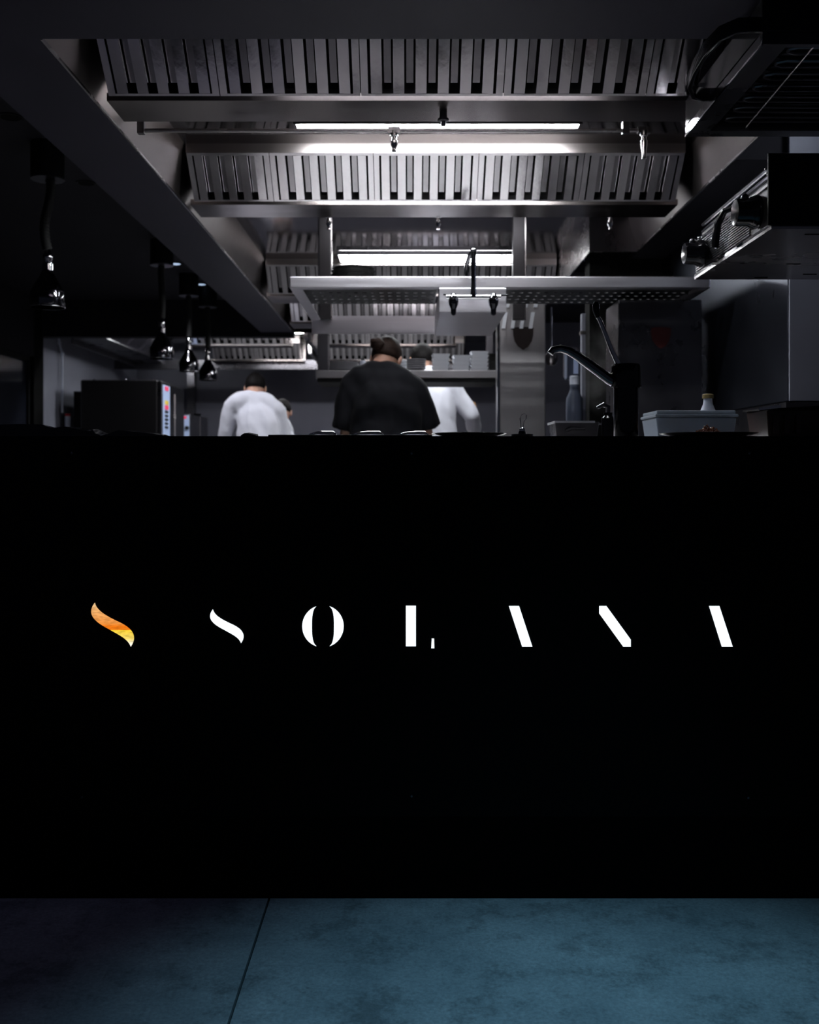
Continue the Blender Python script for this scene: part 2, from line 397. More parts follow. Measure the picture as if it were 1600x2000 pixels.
def arc_half(sx):
    c, top, bot = 631, 1184, 1262; mid = (top+bot)/2; pts = []
    R = 40.5; xi, xt = 21.5, 13.0; b0 = math.acos(xt/R)
    for i in range(19):
        a = -b0 + 2*b0*i/18; pts.append((c + sx*R*math.cos(a), mid + (bot-top)/2*math.sin(a)/math.sin(b0)))
    for i in range(1, 16):
        t = 1 - i/8.0
        pts.append((c + sx*(xt + 0.5 + (xi-xt-0.5)*(1-abs(t)**3.2)**0.75), mid + (bot-top)/2*t))
    return pts
letter([arc_half(-1), arc_half(1)], 'white letter O in two crescents')
letter([[(793,1183),(812.5,1183),(812.5,1262),(793,1262)], [(843.5,1247),(848,1247),(848.5,1266),(842.5,1266)]], 'white letter L, stem and small foot tick')
letter([[(994,1183.5),(1014,1183.5),(1040,1263),(1020,1263)]], 'first white letter A, one slanted bar')
letter([[(1170.5,1183.5),(1184.5,1183.5),(1232,1249),(1232,1263),(1217.5,1263),(1170.5,1198)]], 'white letter N, one diagonal bar with clipped corners')
letter([[(1385,1183.5),(1405,1183.5),(1431,1263),(1410,1263)]], 'last white letter A, one slanted bar')

# ------------------------------------------------------------------ exhaust hood
HB = 1.155                                # filter bottom edge above eye height
def dbot(y): return 2*HB*1000/(HY-y)
RISE = 0.165                              # run and rise of a filter (45 degrees)
FL = RISE*math.sqrt(2)
ZB = CZ + HB; ZC = 2.389
plate_mesh = {}
def pm(w_, l_, depth=0.0, short=0.0):
    k = (w_, l_, depth, short)
    if k not in plate_mesh:
        b = MB(); y0 = 0.012 + short; y1 = l_ - 0.012
        b.box(-w_/2, w_/2, y0, y1, -depth-0.0015, -depth)
        s_ = 1 if not depth else -1
        for e in (-1, 1):
            xa = e*(w_/2)
            if depth == 0: b.box(min(xa, xa-e*0.002), max(xa, xa-e*0.002), y0, y1, -0.018, -0.0015)
        plate_mesh[k] = b.mesh('baffle', 'filter_steel_shaded' if depth else 'filter_steel')
    return plate_mesh[k]
frame_mesh = {}
def filter_unit(parent, width, n, mtx):
    k = (round(width, 4))
    if k not in frame_mesh:
        b = MB(); hw = width/2 - 0.0015
        b.box(-hw, hw, 0, 0.012, -0.056, 0.001); b.box(-hw, hw, FL-0.012, FL, -0.056, 0.001)
        b.box(-hw, -hw+0.022, 0.012, FL-0.012, -0.056, 0.001); b.box(hw-0.022, hw, 0.012, FL-0.012, -0.056, 0.001)
        frame_mesh[k] = b.mesh('filter', 'filter_steel')
    f = link('filter', frame_mesh[k], parent); f.matrix_local = mtx
    bk = link('filter_back', back_mesh(width), f)
    inner = width - 0.03; pitch = inner / n
    for i in range(n):
        c = -inner/2 + (i + 0.5)*pitch
        a = link('baffle', pm(0.034, FL), f); a.location = (c, 0, 0); a.rotation_euler = (math.radians(random.uniform(-0.8, 0.8)), math.radians(random.uniform(-2.2, 2.2)), 0)
    for i in range(n + 1):
        c = -inner/2 + i*pitch
        if i in (0, n): continue
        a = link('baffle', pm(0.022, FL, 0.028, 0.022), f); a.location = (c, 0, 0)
    return f
back_cache = {}
def back_mesh(width):
    k = round(width, 4)
    if k not in back_cache:
        hw = width/2 - 0.002
        back_cache[k] = MB().box(-hw, hw, 0.001, FL-0.001, -0.059, -0.056).mesh('filter_back', 'cavity_black')
    return back_cache[k]
q = 1/math.sqrt(2)
def bank_mtx(xc, d, z=ZB):
    return Matrix(((1,0,0,xc),(0,-q,-q,d),(0,q,-q,z),(0,0,0,1)))
def side_mtx(x, yc, z=ZB):
    return Matrix(((0,q,q,x),(1,0,0,yc),(0,q,-q,z),(0,0,0,1)))
SEAMS = [-0.94, -0.591, -0.152, 0.2925, 0.737, 1.181]
def bank(parent, d, seams, trough_len, tx0, tx1, z=ZB):
    for a, b in zip(seams[:-1], seams[1:]):
        n = max(2, round((b - a - 0.03)/0.0668))
        filter_unit(parent, b - a, n, bank_mtx((a+b)/2, d, z))
    # grease trough below, its far side going up, and the header above the filters
    t = MB(); t.box(tx0, tx1, d+0.002, d+trough_len, z-0.012, z); t.box(tx0, tx1, d+trough_len-0.003, d+trough_len, z, ZC)
    t.box(tx0, tx1, d-0.004, d+0.002, z-0.012, z+0.012)
    t.build('trough', 'hood_steel', parent)
    h = MB(); h.box(seams[0], seams[-1], d-RISE-0.002, d-RISE+0.04, z+RISE, ZC)
    h.build('header', 'header_steel', parent)

hood = thing('exhaust_hood', 'big stainless exhaust hood with rows of baffle filters above the pass', 'hood', (0, 0, 0))
# rim
LX0, LX1, LX2, LD0, LDN, LD1 = -1.010, 1.240, 0.977, 2.80, 5.57, 8.94
r_ = MB()
r_.box(LX0, LX0+0.006, LD0, LD1, LZ-0.002, LZ+0.03); r_.box(LX1-0.006, LX1, LD0+0.6, LDN, LZ-0.002, LZ+0.03)
r_.box(LX2, LX1, LDN-0.006, LDN, LZ-0.002, LZ+0.03); r_.box(LX2, LX2+0.006, LDN, LD1, LZ-0.002, LZ+0.03)
r_.build('rim', 'steel', hood)
def slope_panel(name, a, b, top_in, parent, m='side_steel'):
    # panel from the rim line a-b, leaning inwards up to the hood ceiling
    a = V(a); b = V(b); o_ = V(top_in)
    MB().quadprism([a, b, b + o_, a + o_], V((0, 0, 0.003)) + V((0.003 if o_.x <= 0 else -0.003, 0, 0))).build(name, m, parent)
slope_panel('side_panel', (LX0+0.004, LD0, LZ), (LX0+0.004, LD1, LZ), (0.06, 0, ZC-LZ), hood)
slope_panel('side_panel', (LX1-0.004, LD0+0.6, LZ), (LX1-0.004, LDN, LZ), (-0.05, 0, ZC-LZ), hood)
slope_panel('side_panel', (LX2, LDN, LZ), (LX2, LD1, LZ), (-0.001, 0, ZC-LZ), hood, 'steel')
MB().box(LX2, LX1, LDN-0.012, LDN-0.007, LZ, ZC).build('end_panel', 'dark_steel', hood)
MB().box(LX0, LX1, LD0, LDN, ZC, ZC+0.005).build('ceiling_panel', 'mirror_steel', hood)
MB().box(LX0, LX2, LDN, LD1, ZC, ZC+0.005).build('ceiling_panel', 'mirror_steel', hood)
MB().box(LX0, LX2, LD1-0.01, LD1, LZ, ZC).build('end_panel', 'hood_steel', hood)
d1, d2, d3, d4 = dbot(190), dbot(395), dbot(575), dbot(629)
bank(hood, d1, SEAMS[:5] + [1.02], 0.19, -0.945, 0.925)
bank(hood, d2, SEAMS[:5] + [1.16], 0.22, -0.955, 1.17)
bank(hood, d3, SEAMS[:5] + [0.96], 0.30, -0.955, 0.965)
bank(hood, d4, SEAMS[:5] + [0.96], 0.30, -0.955, 0.965)

def tube_light(loc, length, label, wd=0.05, ht=0.026, m='lamp_tube', boxed=False, open_back=False):
    # strip fitting on the hood ceiling (loc = middle of its top); boxed: a steel housing with the diffuser on its underside
    t = thing('tube_light', label, 'light', loc, 'hood tube lights')
    h = length/2; c = 0.012
    if boxed:
        hz = MB(); hz.box(-h-c, h+c, -wd/2-0.005, -wd/2, -ht, -0.001); 
        if not open_back: hz.box(-h-c, h+c, wd/2, wd/2+0.005, -ht, -0.001)
        hz.box(-h-c, -h, -wd/2, wd/2, -ht, -0.001); hz.box(h, h+c, -wd/2, wd/2, -ht, -0.001); hz.build('housing', 'dark_steel', t)
        MB().box(-h, h, -wd/2, wd/2, -ht+0.0005, -0.002 if open_back else -ht+0.004).build('diffuser', m, t)
    else:
        MB().box(-h, h, -wd/2, wd/2, -ht, -0.001).build('diffuser', m, t, bevel=ht*0.3)
        for e in (-1, 1):
            MB().box(min(e*(h+0.001), e*(h+c)), max(e*(h+0.001), e*(h+c)), -wd/2, wd/2, -ht, -0.001).build('end_cap', 'dark_steel', t)
    return t
TX = 0.111
tube_light((TX, 4.045, ZC), 1.11, 'long white tube light under the hood between the first two filter rows', 0.060, 0.016, 'lamp_front', True, True)
tube_light((TX, 6.545, ZC), 1.115, 'white tube light glowing behind the pot filler tap above the shelf', 0.225, 0.028, 'lamp_panel', True)
tube_light((TX, 7.55, ZC), 1.1, 'added unseen light deep in the hood behind the shelf edge')  # added out of sight to light the cook behind the plate shelf
tube_light((TX, 2.836, ZC), 1.1, 'added unseen light above the front soffit edge of the hood', 0.03, 0.02, 'lamp_dim')  # added out of sight to brighten the first filter row

def nozzle_pipe(y, d, xa, xb, nozz, label):
    z = PZ(y, d); t = thing('fire_pipe', label, 'pipe', (0, d, z), 'fire suppression pipes')
    MB().tube([(PX(xa,d),0,0),(PX(xb,d),0,0)], 0.0075, 10).build('pipe', 'steel', t, True)
    for nx, ln_ in nozz:
        x = PX(nx, d)
        b = MB(); b.lathe([(0.006,0),(0.014,-0.002),(0.014,-0.02),(0.009,-0.022),(0.009,-0.034),(0.013,-0.036),(0.013,-0.05),(0.007,-ln_+0.012),(0.009,-ln_)], (x,0,0), 10)
        b.box(x-0.022, x+0.022, -0.011, 0.011, -0.011, 0.011)
        b.build('nozzle', 'chrome', t, True)
    for nx in (xa + 6, xb - 40):
        x = PX(nx, d); b = MB(); b.box(x-0.012, x+0.012, -0.012, 0.012, -0.012, 0.03); b.build('bracket', 'dark_steel', t)
nozzle_pipe(255, 3.62, 270, 1262, ((770, 0.075), (1258, 0.10)), 'steel pipe with nozzles just below the front tube light')
nozzle_pipe(417, 4.80, 400, 1196, ((642, 0.075), (856, 0.075), (1192, 0.075)), 'steel pipe with three nozzles under the second filter row')
o = thing('sprinkler_head', 'small dark sprinkler head under the front trough above the tube', 'sprinkler', P(866, 228, 3.30))
MB().lathe([(0.012,0.02),(0.012,-0.005),(0.018,-0.007),(0.018,-0.014),(0.008,-0.016),(0.008,-0.03)], (0,0,0), 10).build('body', 'dark_steel', o, True)

# rear hood across the back kitchen
rh = thing('rear_exhaust_hood', 'second stainless hood at the back with two short filter rows and a side row', 'hood', (0,0,0))
def rear_bank(y, x0p, x1p):
    d = dbot(y); a = PX(x0p, d); b = PX(x1p, d); n = max(1, round((b-a)/0.44)); sm = [a + (b-a)*i/n for i in range(n+1)]
    bank(rh, d, sm, 0.17, a-0.03, b+0.03)
rear_bank(673, 372, 562); rear_bank(703, 418, 588)
rear_bank(673, 636, 885); rear_bank(703, 640, 905)
dl = 9.07
yc = dl + 0.0
x_l = -2.70
for i in range(4):
    filter_unit(rh, 0.44, 6, side_mtx(x_l, 9.3 + 0.44*i + 0.22))
t = MB(); t.box(x_l-0.30, x_l, 9.08, 11.2, ZB-0.012, ZB); t.box(x_l-0.30, x_l-0.29, 9.08, 11.2, ZB-0.06, ZB+0.2); t.build('trough', 'dark_steel', rh)
t = MB(); t.box(-3.22, 0.9, 11.16, 11.2, ZB-0.09, ZB+0.01); t.build('rim', 'dark_steel', rh)
MB().box(-3.22, 1.0, 9.07, 11.2, ZC+0.0005, ZC+0.01).build('ceiling_panel', 'mirror_steel', rh)
b = MB(); b.box(-1.02, -0.985, 10.3, 11.15, ZB-0.012, ZC); b.build('end_panel', 'steel', rh)
b = MB(); b.box(-0.94, -0.90, 9.07, 11.15, ZB-0.012, ZC); b.build('end_panel', 'dark_steel', rh)
tube_light((-2.62, 10.40, ZC), 0.70, 'short white tube light seen between two heat lamps at the back')
tube_light((-1.35, 10.2, ZC), 0.7, 'added unseen light over the left rear filter rows')  # added lamp, unseen, for the left rear filters
tube_light((-0.05, 10.2, ZC), 0.9, 'added unseen light over the rear filter rows behind the plate shelf')  # another unseen lamp added to lift the rear filters

tube_light((-1.55, 9.22, ZC), 0.9, 'added unseen light just behind the black cross beam', m='lamp_bright')  # strong lamp added behind the beam to light the left wall
tube_light((TX, 4.92, ZC), 1.1, 'added light hidden behind the second filter row', m='lamp_dim')  # added to light the crockery fronts and the near cook's back
tube_light((-0.1, 9.22, ZC), 0.9, 'added unseen light in front of the rear filter rows behind the hood end')  # unseen lamp added to light the nearer rear filter row
# ------------------------------------------------------------------ ceiling downlights, heat lamps
for i, (x, y, on) in enumerate(((20,228,0),(168,357,0),(342,515,1),(392,555,1))):
    d = (CEIL-CZ)*F/(HY-y); p = P(x, y, d)
    lab = ['unlit recessed downlight nearest the counter, top left', 'unlit recessed downlight past the nearest heat lamp',
           'lit recessed downlight beside the second heat lamp mount', 'lit recessed downlight beside the third heat lamp mount'][i]
    t = thing('downlight', lab, 'light', (p.x, p.y, CEIL), 'recessed downlights')
    MB().lathe([(0.052,0),(0.052,-0.004),(0.042,-0.004),(0.040,-0.001),(0.0405,0)], (0,0,0), 20).build('trim_ring', 'matte_black', t, True)
    MB().lathe([(0.038,-0.001),(0.038,-0.003)], (0,0,0), 20).build('lens', 'downlight_lens' if on else 'cavity_black', t, True)
    if i == 2:
        l = spot('downlight_light', (0, 0, -0.012), (0.62, 0.55, -1.5), 62, COOL, 72, 0.9, 0.03); l.parent = t

t = thing('corner_fill_lamp', 'added fill lamp for the right wall corner, out of frame beside the salamander', 'lamp', (1.619, 3.5, 2.36))  # added off-frame lamp that brightens the wall corner
MB().box(-0.02, 0, -0.12, 0.12, -0.05, 0.05).build('back_plate', 'steel', t)
MB().box(-0.05, -0.021, -0.11, 0.11, -0.04, 0.04).build('diffuser', 'lamp_soft', t, bevel=0.01)
LAMP_X = -1.655
def heat_lamp(x, yb, d, label, ytop, sway):
    zb = PZ(yb, d); X = PX(x, d)
    t = thing('heat_lamp', label, 'lamp', (X, d, zb), 'pendant heat lamps over the pass')
    top = CEIL - zb
    k = 1.0
    b = MB(); b.lathe([(0.072,0),(0.0745,0.004),(0.0745,0.070),(0.070,0.078),(0.052,0.112),(0.034,0.142),(0.024,0.165),(0.024,0.168),(0.021,0.165),(0.031,0.140),(0.066,0.078),(0.0705,0.068),(0.0705,0.002)], (0,0,0), 36)
    sh = b.build('lamp_shade', 'black_chrome', t, True)
    MB().lathe([(0.0755,0.0),(0.077,0.003),(0.0755,0.006)], (0,0,0), 36).build('shade_rim', 'chrome', sh, True)
    MB().ellip((0,0,0.07), (0.035,0.035,0.05), 16, 10).build('bulb', 'dark_steel', t, True)
    MB().lathe([(0.024,0.160),(0.024,0.195),(0.019,0.200),(0.019,0.212),(0.022,0.216),(0.022,0.236),(0.016,0.246),(0.012,0.262)], (0,0,0), 20).build('socket', 'chrome', t, True)
    n = 40; z0 = 0.26; z1 = top - 0.16
    pts = []
    for i in range(n+1):
        u = i/n; off = sway*math.sin(u*PI*1.7)*0.014
        pts.append((off, 0, z0 + (z1-z0)*u))
    MB().tube(pts, [0.019 + 0.003*(i % 2) for i in range(n+1)], 10).build('coiled_cord', 'rubber', t, True)
    MB().lathe([(0.060,top-0.16),(0.073,top-0.158),(0.073,top-0.02),(0.073,top)], (0,0,0), 28).build('ceiling_mount', 'matte_black', t, True)
    MB().lathe([(0.060,top-0.163),(0.0735,top-0.163),(0.0735,top-0.157),(0.060,top-0.157)], (0,0,0), 28).build('mount_ring', 'dark_steel', t, True)
heat_lamp(93, 601, 4.59, 'glossy black pendant heat lamp at the far left, nearest of the four', 280, -1)
heat_lamp(316, 701, 6.55, 'glossy black pendant heat lamp second from the left', 490, 0.3)
heat_lamp(369, 726, 7.72, 'glossy black pendant heat lamp third from the left', 545, 0.2)
heat_lamp(406, 743, 8.26, 'glossy black pendant heat lamp hanging closest to the cook in white', 590, 0.2)

# ------------------------------------------------------------------ overhead shelf with pot filler
SD0, SD1 = 4.45, 5.47
sh = thing('overhead_shelf', 'long stainless overhead shelf with perforated underside across the pass', 'shelf', (0, SD0, 0))
zt, zb_ = PZ(540, SD0), PZ(562, SD0)
sx0, sx1 = PX(566, SD0), PX(1388, SD0)
b = MB(); b.box(sx0, sx1, 0, 0.012, zb_, zt); b.build('front_rail', 'brushed_steel', sh, bevel=0.004)
b = MB(); b.box(sx0, PX(855, SD1), 1.005, 1.02, PZ(652, SD1), PZ(629, SD1)+0.03); b.build('rear_rail', 'brushed_steel', sh)
for xx, m_ in ((sx0, 'brushed_steel'), (sx1-0.012, 'dark_steel')): MB().box(xx, xx+0.012, 0.012, 1.005, zb_, zt).build('side_rail', m_, sh)  # right rail darkened: light fall-off put into its steel
b = MB(); b.box(sx0+0.012, sx1-0.012, 0.012, 0.05, zb_, zb_+0.003); b.build('lip', 'brushed_steel', sh)
MB().box(sx0+0.012, sx0+0.05, 0.05, 1.005, zb_, zb_+0.003).build('lip', 'brushed_steel', sh)
def perforated(name, x0, x1, y0, y1, z, nx, ny, parent, m, r=0.22):
    # sheet with real holes, every cell a square ring of eight quads
    b = MB(); cx, cy = (x1-x0)/nx, (y1-y0)/ny
    for i in range(nx):
        for j in range(ny):
            ax, ay = x0+i*cx, y0+j*cy; mx, my = ax+cx/2, ay+cy/2; rr = r*cx
            ou = [(ax,ay),(mx,ay),(ax+cx,ay),(ax+cx,my),(ax+cx,ay+cy),(mx,ay+cy),(ax,ay+cy),(ax,my)]
            an = [225,270,315,0,45,90,135,180]
            inn = [(mx+rr*math.cos(math.radians(a)), my+rr*math.sin(math.radians(a))) for a in an]
            vs = [(p[0],p[1],z) for p in ou] + [(p[0],p[1],z) for p in inn] + [(p[0],p[1],z+0.004) for p in inn]
            fs = [(k,(k+1)%8,8+(k+1)%8,8+k) for k in range(8)] + [(8+k,8+(k+1)%8,16+(k+1)%8,16+k) for k in range(8)]
            b.add(vs, fs)
    return b.build(name, m, parent)
DECK = zt - 0.014
perforated('perforated_panel', sx0+0.012, PX(857, SD0), 0.012, 0.66, DECK, 16, 7, sh, 'perforated_dark', 0.30)
perforated('perforated_panel', PX(990, SD0), sx1-0.012, 0.012, 0.66, DECK, 22, 7, sh, 'perforated_dark', 0.30)
# posts up to the hood ceiling
for x in (635, 1013):
    X = PX(x, SD1-0.04); MB().box(X-0.032, X+0.032, 0.96, 1.0, zb_, 2.384).build('post', 'oven_dark', sh, bevel=0.004); MB().box(X+0.0325, X+0.038, 0.965, 0.995, zb_, 2.384).build('post_highlight', 'steel', sh)  # thin steel strip paints the highlight along each post's right edge
# housing for the tap
bx0, bx1 = PX(858, SD0), PX(989, SD0); hz0 = PZ(610, SD0)
hb = MB().box(bx0, bx1, -0.004, 0.80, hz0, zb_-0.001).build('tap_housing', 'brushed_steel', sh, bevel=0.003)

tp = thing('pot_filler_tap', 'black two-handled pot filler tap with folded spout below the shelf edge', 'tap', (0, 4.35, 0))
def tq(x, y, dy=0.0): p = P(x, y, 4.35+dy); return V((p.x, dy, p.z))
for x in (886, 964):
    b = MB(); b.tube([tq(x,614), tq(x,603), tq(x,596), tq(x,588), tq(x,580), tq(x,573)], [0.011,0.012,0.019,0.022,0.019,0.010], 14); b.build('valve', 'black_chrome', tp, True)
    MB().tube([tq(x,612), tq(x,610,0.10)], 0.010, 8).build('tail_pipe', 'dark_steel', tp, True)
MB().tube([tq(872,580), tq(978,580)], 0.011, 12).build('bridge', 'chrome', tp, True)
MB().tube([tq(884,577), tq(866,575)], [0.005,0.004], 8).build('handle', 'gloss_black', tp, True)
MB().tube([tq(966,577), tq(992,576)], [0.005,0.004], 8).build('handle', 'gloss_black', tp, True)
MB().tube([tq(925,580), tq(925,572), tq(925,560), tq(925,540), tq(925,500)], [0.014,0.014,0.011,0.011,0.011], 14).build('riser', 'black_chrome', tp, True)
MB().ellip(tq(925,489), (0.013,0.013,0.013)).build('elbow', 'chrome', tp, True)
MB().tube([tq(925,489), tq(917,500,0.03), tq(911,520,0.06), tq(911,538,0.08)], [0.011,0.009,0.009,0.010], 12).build('spout', 'black_chrome', tp, True)
MB().tube([tq(925,500), tq(925,489)], 0.012, 12).build('collar', 'black_chrome', tp, True)

# things on the overhead shelf
def pan(name, label, x, ybase, d, r, h, m='plate_black', handle=None, cat='pan', group=None):
    t = thing(name, label, cat, (PX(x, d), d, ybase), group)
    MB().lathe([(r*0.80,0),(r*0.86,0.002),(r,h-0.003),(r*1.03,h),(r*0.985,h),(r*0.84,0.005),(r*0.1,0.005)], (0,0,0), 32).build('body', m, t, True)
    if handle:
        a = math.radians(handle); dx, dy = math.cos(a), math.sin(a)
        MB().tube([(dx*r*0.98,dy*r*0.98,h*0.7),(dx*r*1.3,dy*r*1.3,h*1.0),(dx*r*1.9,dy*r*1.9,h*1.25)], [0.010,0.008,0.010], 8, flat=(0.5,1.2)).build('handle', m, t, True)
    return t
shelf_z = DECK + 0.004
for i in range(4):
    pan('frying_pan', ['lowest black pan in the stack on the shelf', 'second black pan from the bottom of the shelf stack', 'third black pan from the bottom of the shelf stack', 'top black pan of the stack on the shelf'][i],
        690, shelf_z + 0.021*i, 4.70, 0.109 - 0.005*i, 0.038 if i < 3 else 0.029, 'plate_black', group='black pans stacked on the shelf')
pan('frying_pan', 'small black pan by itself at the left end of the shelf', 613, shelf_z, 4.68, 0.052, 0.036, 'plate_black', group='black pans stacked on the shelf')
t = thing('lidded_pot', 'wide steel pan with a lid at the right half of the shelf', 'pot', (PX(1098, 4.72), 4.72, shelf_z))
MB().lathe([(0.10,0),(0.105,0.004),(0.105,0.03),(0.108,0.032),(0.108,0.034),(0.02,0.034)], (0,0,0), 32).build('body', 'steel', t, True)
MB().lathe([(0.11,0.034),(0.11,0.037),(0.06,0.046),(0.012,0.05)], (0,0,0), 32).build('lid', 'steel', t, True)
for e in (-1, 1): MB().tube([(e*0.10,0,0.02),(e*0.135,0,0.024),(e*0.155,0,0.018)], 0.007, 8).build('handle', 'dark_steel', t, True)
t = thing('kitchen_tongs', 'short steel tongs lying on the right of the shelf', 'tongs', (PX(1212, 4.56), 4.56, shelf_z))
for e in (0, 1): MB().tube([(-0.02,0.01*e,0.004),(0.0,0.012*e,0.028-0.01*e),(0.02,0.02*e,0.004)], 0.0045, 6).build('arm', 'chrome', t, True)
for i, (x, s_) in enumerate(((818,0.011),(828,0.013),(839,0.010))):
    b = MB(); b.ellip((0,0,s_), (s_*1.2,s_,s_), 12, 8)
    o = b.build('red_spice_jar', 'pot_red', None, True); o.location = (PX(x,4.95), 4.95, shelf_z)
    tag(o, ['left small red pot on the shelf before the tap', 'middle small red pot on the shelf before the tap', 'right small red pot on the shelf before the tap'][i], 'pot', 'small red pots on the shelf')

ri = thing('bounce_island', 'added unseen steel island behind the pass that bounces light up to the hood', 'island', (0, 3.65, 0))  # added below the line of sight to throw light onto the filters
MB().box(-0.85, 0.70, 0, 1.25, 0.88, 0.92).build('top', 'worktop_steel', ri, bevel=0.004)
MB().box(-0.83, 0.68, 0.03, 1.22, 0.0, 0.879).build('body', 'steel', ri)
for i, (xa, xb) in enumerate(((-0.52, -0.12), (-0.08, 0.42), (0.46, 0.68))):
    o = MB().box(xa, xb, 0.14, 0.66, 0, 0.018).build('bounce_board', 'board_white', bevel=0.003); o.location = (0, 3.65, 0.92)  # added white reflectors, mirrored in the second filter row
    tag(o, ['added unseen white bounce board at the left of the island', 'large added white bounce board in the middle of the island', 'small added white bounce board at the right of the island'][i], 'board', 'added bounce boards on the island')
# ------------------------------------------------------------------ lower shelf with crockery
LD = 6.0
ls = thing('plate_shelf', 'lower stainless shelf stacked with crockery behind the cook in black', 'shelf', (0, LD, 0))
lz1, lz0 = PZ(723, LD), PZ(742, LD); lx0, lx1 = PX(616, LD), PX(974, LD)
MB().box(lx0, lx1, 0, 0.40, lz0+0.01, lz1).build('deck', 'column_steel', ls, bevel=0.004)
MB().box(lx0+0.01, lx1-0.01, 0.012, 0.39, lz0-0.012, lz0+0.009).build('underside', 'matte_black', ls)
X = PX(630, LD); MB().box(X-0.03, X+0.03, 0.02, 0.08, lz1, ZC-0.004).build('post', 'dark_steel', ls)
X = PX(642, LD); MB().box(X-0.006, X+0.004, 0.015, 0.02, lz1, ZC-0.3).build('post_highlight', 'steel', ls)  # bright strip stands in for the highlight on the post
X = PX(966, LD); MB().box(X-0.02, X+0.02, 0.36, 0.395, lz1, 1.95).build('post', 'dark_steel', ls)

def round_plate(r, h, m):
    return MB().lathe([(r*0.6,0),(r*0.65,0.001),(r,h*0.75),(r,h),(r*0.96,h),(r*0.62,0.004),(0.005,0.004)], (0,0,0), 28).mesh('plate', m, True)
def square_dish(wd, dp, h, m):
    b = MB(); a = 0.80
    b.quadprism([(-wd/2*a,-dp/2*a,0),(wd/2*a,-dp/2*a,0),(wd/2*a,dp/2*a,0),(-wd/2*a,dp/2*a,0)], (0,0,0.002))
    v = []
    for sc, z in ((a,0.0),(1.0,h),(0.95,h),(a-0.06,0.004)):
        v.append([V((-wd/2*sc,-dp/2*sc,z)),V((wd/2*sc,-dp/2*sc,z)),V((wd/2*sc,dp/2*sc,z)),V((-wd/2*sc,dp/2*sc,z))])
    b2 = MB(); b2.loft(v); return b2.mesh('dish', m, False, 0.002)
def stack(name, me, x, n, dz, label, group, cat, dy=0.16, ang=0.0, z0=None):
    words = ['lowest', 'second', 'third', 'fourth', 'fifth', 'sixth', 'seventh']
    for i in range(n):
        o = link(name, me); o.location = (PX(x, LD+dy), LD+dy, (lz1 if z0 is None else z0) + i*dz)
        o.rotation_euler = (0, 0, ang*(i - n/2))
        pos = 'topmost' if i == n-1 else ('lowest' if i == 0 else words[i] + ' from the bottom')
        tag(o, '%s, %s' % (label, pos), cat, group)
stack('plate', round_plate(0.094, 0.016, 'plate_grey'), 670, 5, 0.0095, 'grey round plate in the left stack', 'grey plates on the plate shelf', 'plate', 0.12)
stack('bowl', round_plate(0.045, 0.026, 'plate_white'), 787, 4, 0.019, 'small white bowl right of the cook in black', 'small white bowls', 'bowl', 0.26)
stack('bowl', round_plate(0.058, 0.024, 'plate_grey'), 813, 5, 0.0125, 'grey bowl in front of the far cook head', 'grey bowls on the plate shelf', 'bowl', 0.10)
stack('square_dish', square_dish(0.105, 0.105, 0.028, 'plate_white'), 861, 4, 0.0255, 'white square dish just right of the cook head', 'white square dishes, left pile', 'dish', 0.12, 0.06)
stack('square_dish', square_dish(0.105, 0.105, 0.026, 'plate_white'), 901, 4, 0.0235, 'white square dish in the middle pile', 'white square dishes, middle pile', 'dish', 0.12, 0.06)
stack('square_dish', square_dish(0.108, 0.108, 0.026, 'plate_white'), 936, 5, 0.0235, 'white square dish in the tall right pile', 'white square dishes, right pile', 'dish', 0.12, 0.015)
stack('dark_dish', square_dish(0.055, 0.10, 0.022, 'plate_black'), 963, 5, 0.021, 'black narrow dish at the right end of the plate shelf', 'black dishes on the plate shelf', 'dish', 0.12)
t = thing('squeeze_bottle', 'small white bottle between the left plates and the cook in black', 'bottle', (PX(709, LD+0.1), LD+0.1, lz1))
MB().lathe([(0.017,0),(0.019,0.003),(0.019,0.055),(0.012,0.066),(0.010,0.07)], (0,0,0), 18).build('body', 'plastic_white', t, True)
MB().lathe([(0.011,0.068),(0.011,0.078),(0.004,0.08),(0.003,0.095)], (0,0,0), 14).build('cap', 'rubber', t, True)

# ------------------------------------------------------------------ steel columns, right-hand equipment
def shield(cx, cz, wd, h, th=0.004):
    pts = []
    for u, v in ((-1,0.92),(-0.55,0.98),(0,1.0),(0.55,0.98),(1,0.92),(0.98,0.3),(0.84,-0.25),(0.5,-0.70),(0,-1.0),(-0.5,-0.70),(-0.84,-0.25),(-0.98,0.3)):
        pts.append((cx+u*wd/2, -th, cz+v*h/2))
    return MB().quadprism(pts, (0, th, 0))
D5 = 5.6
c1 = thing('steel_column', 'lit stainless column with dark shield badge and two rows of pale slats, right of the plate shelf', 'column', (0, D5, 0), 'steel columns with shield badges')
x0, x1 = PX(976, D5), PX(1066, D5)
MB().box(x0, x1, 0, 0.25, 0, 1.98).build('body', 'column_steel', c1, bevel=0.006)
MB().box(x0-0.012, x0-0.001, -0.004, 0.02, 0, 1.98).build('edge_strip', 'chrome', c1)
p = P(1022, 661, D5); shield(p.x, p.z, 0.112, 0.126).build('shield_badge', 'shield_dark', c1)
for (ya, yb, xx) in ((574, 601, (993,1010.5,1029,1048)), (610, 642, (985.5,1003,1020.5,1038.5))):
    for x in xx:
        a = P(x+2.5, ya, D5); bq = P(x-2.5, yb, D5); hw = 0.010
        MB().quadprism([(a.x-hw,-0.006,a.z),(a.x+hw,-0.006,a.z),(bq.x+hw,-0.012,bq.z),(bq.x-hw,-0.012,bq.z)], (0,0.0125,0)).build('pale_slat', 'plate_white', c1)  # pale slanted slats, two rows above the badge
D6 = 4.75
c2 = thing('steel_column', 'wide dark steel column with dark red shield badge before the right wall', 'column', (0, D6, 0), 'steel columns with shield badges')
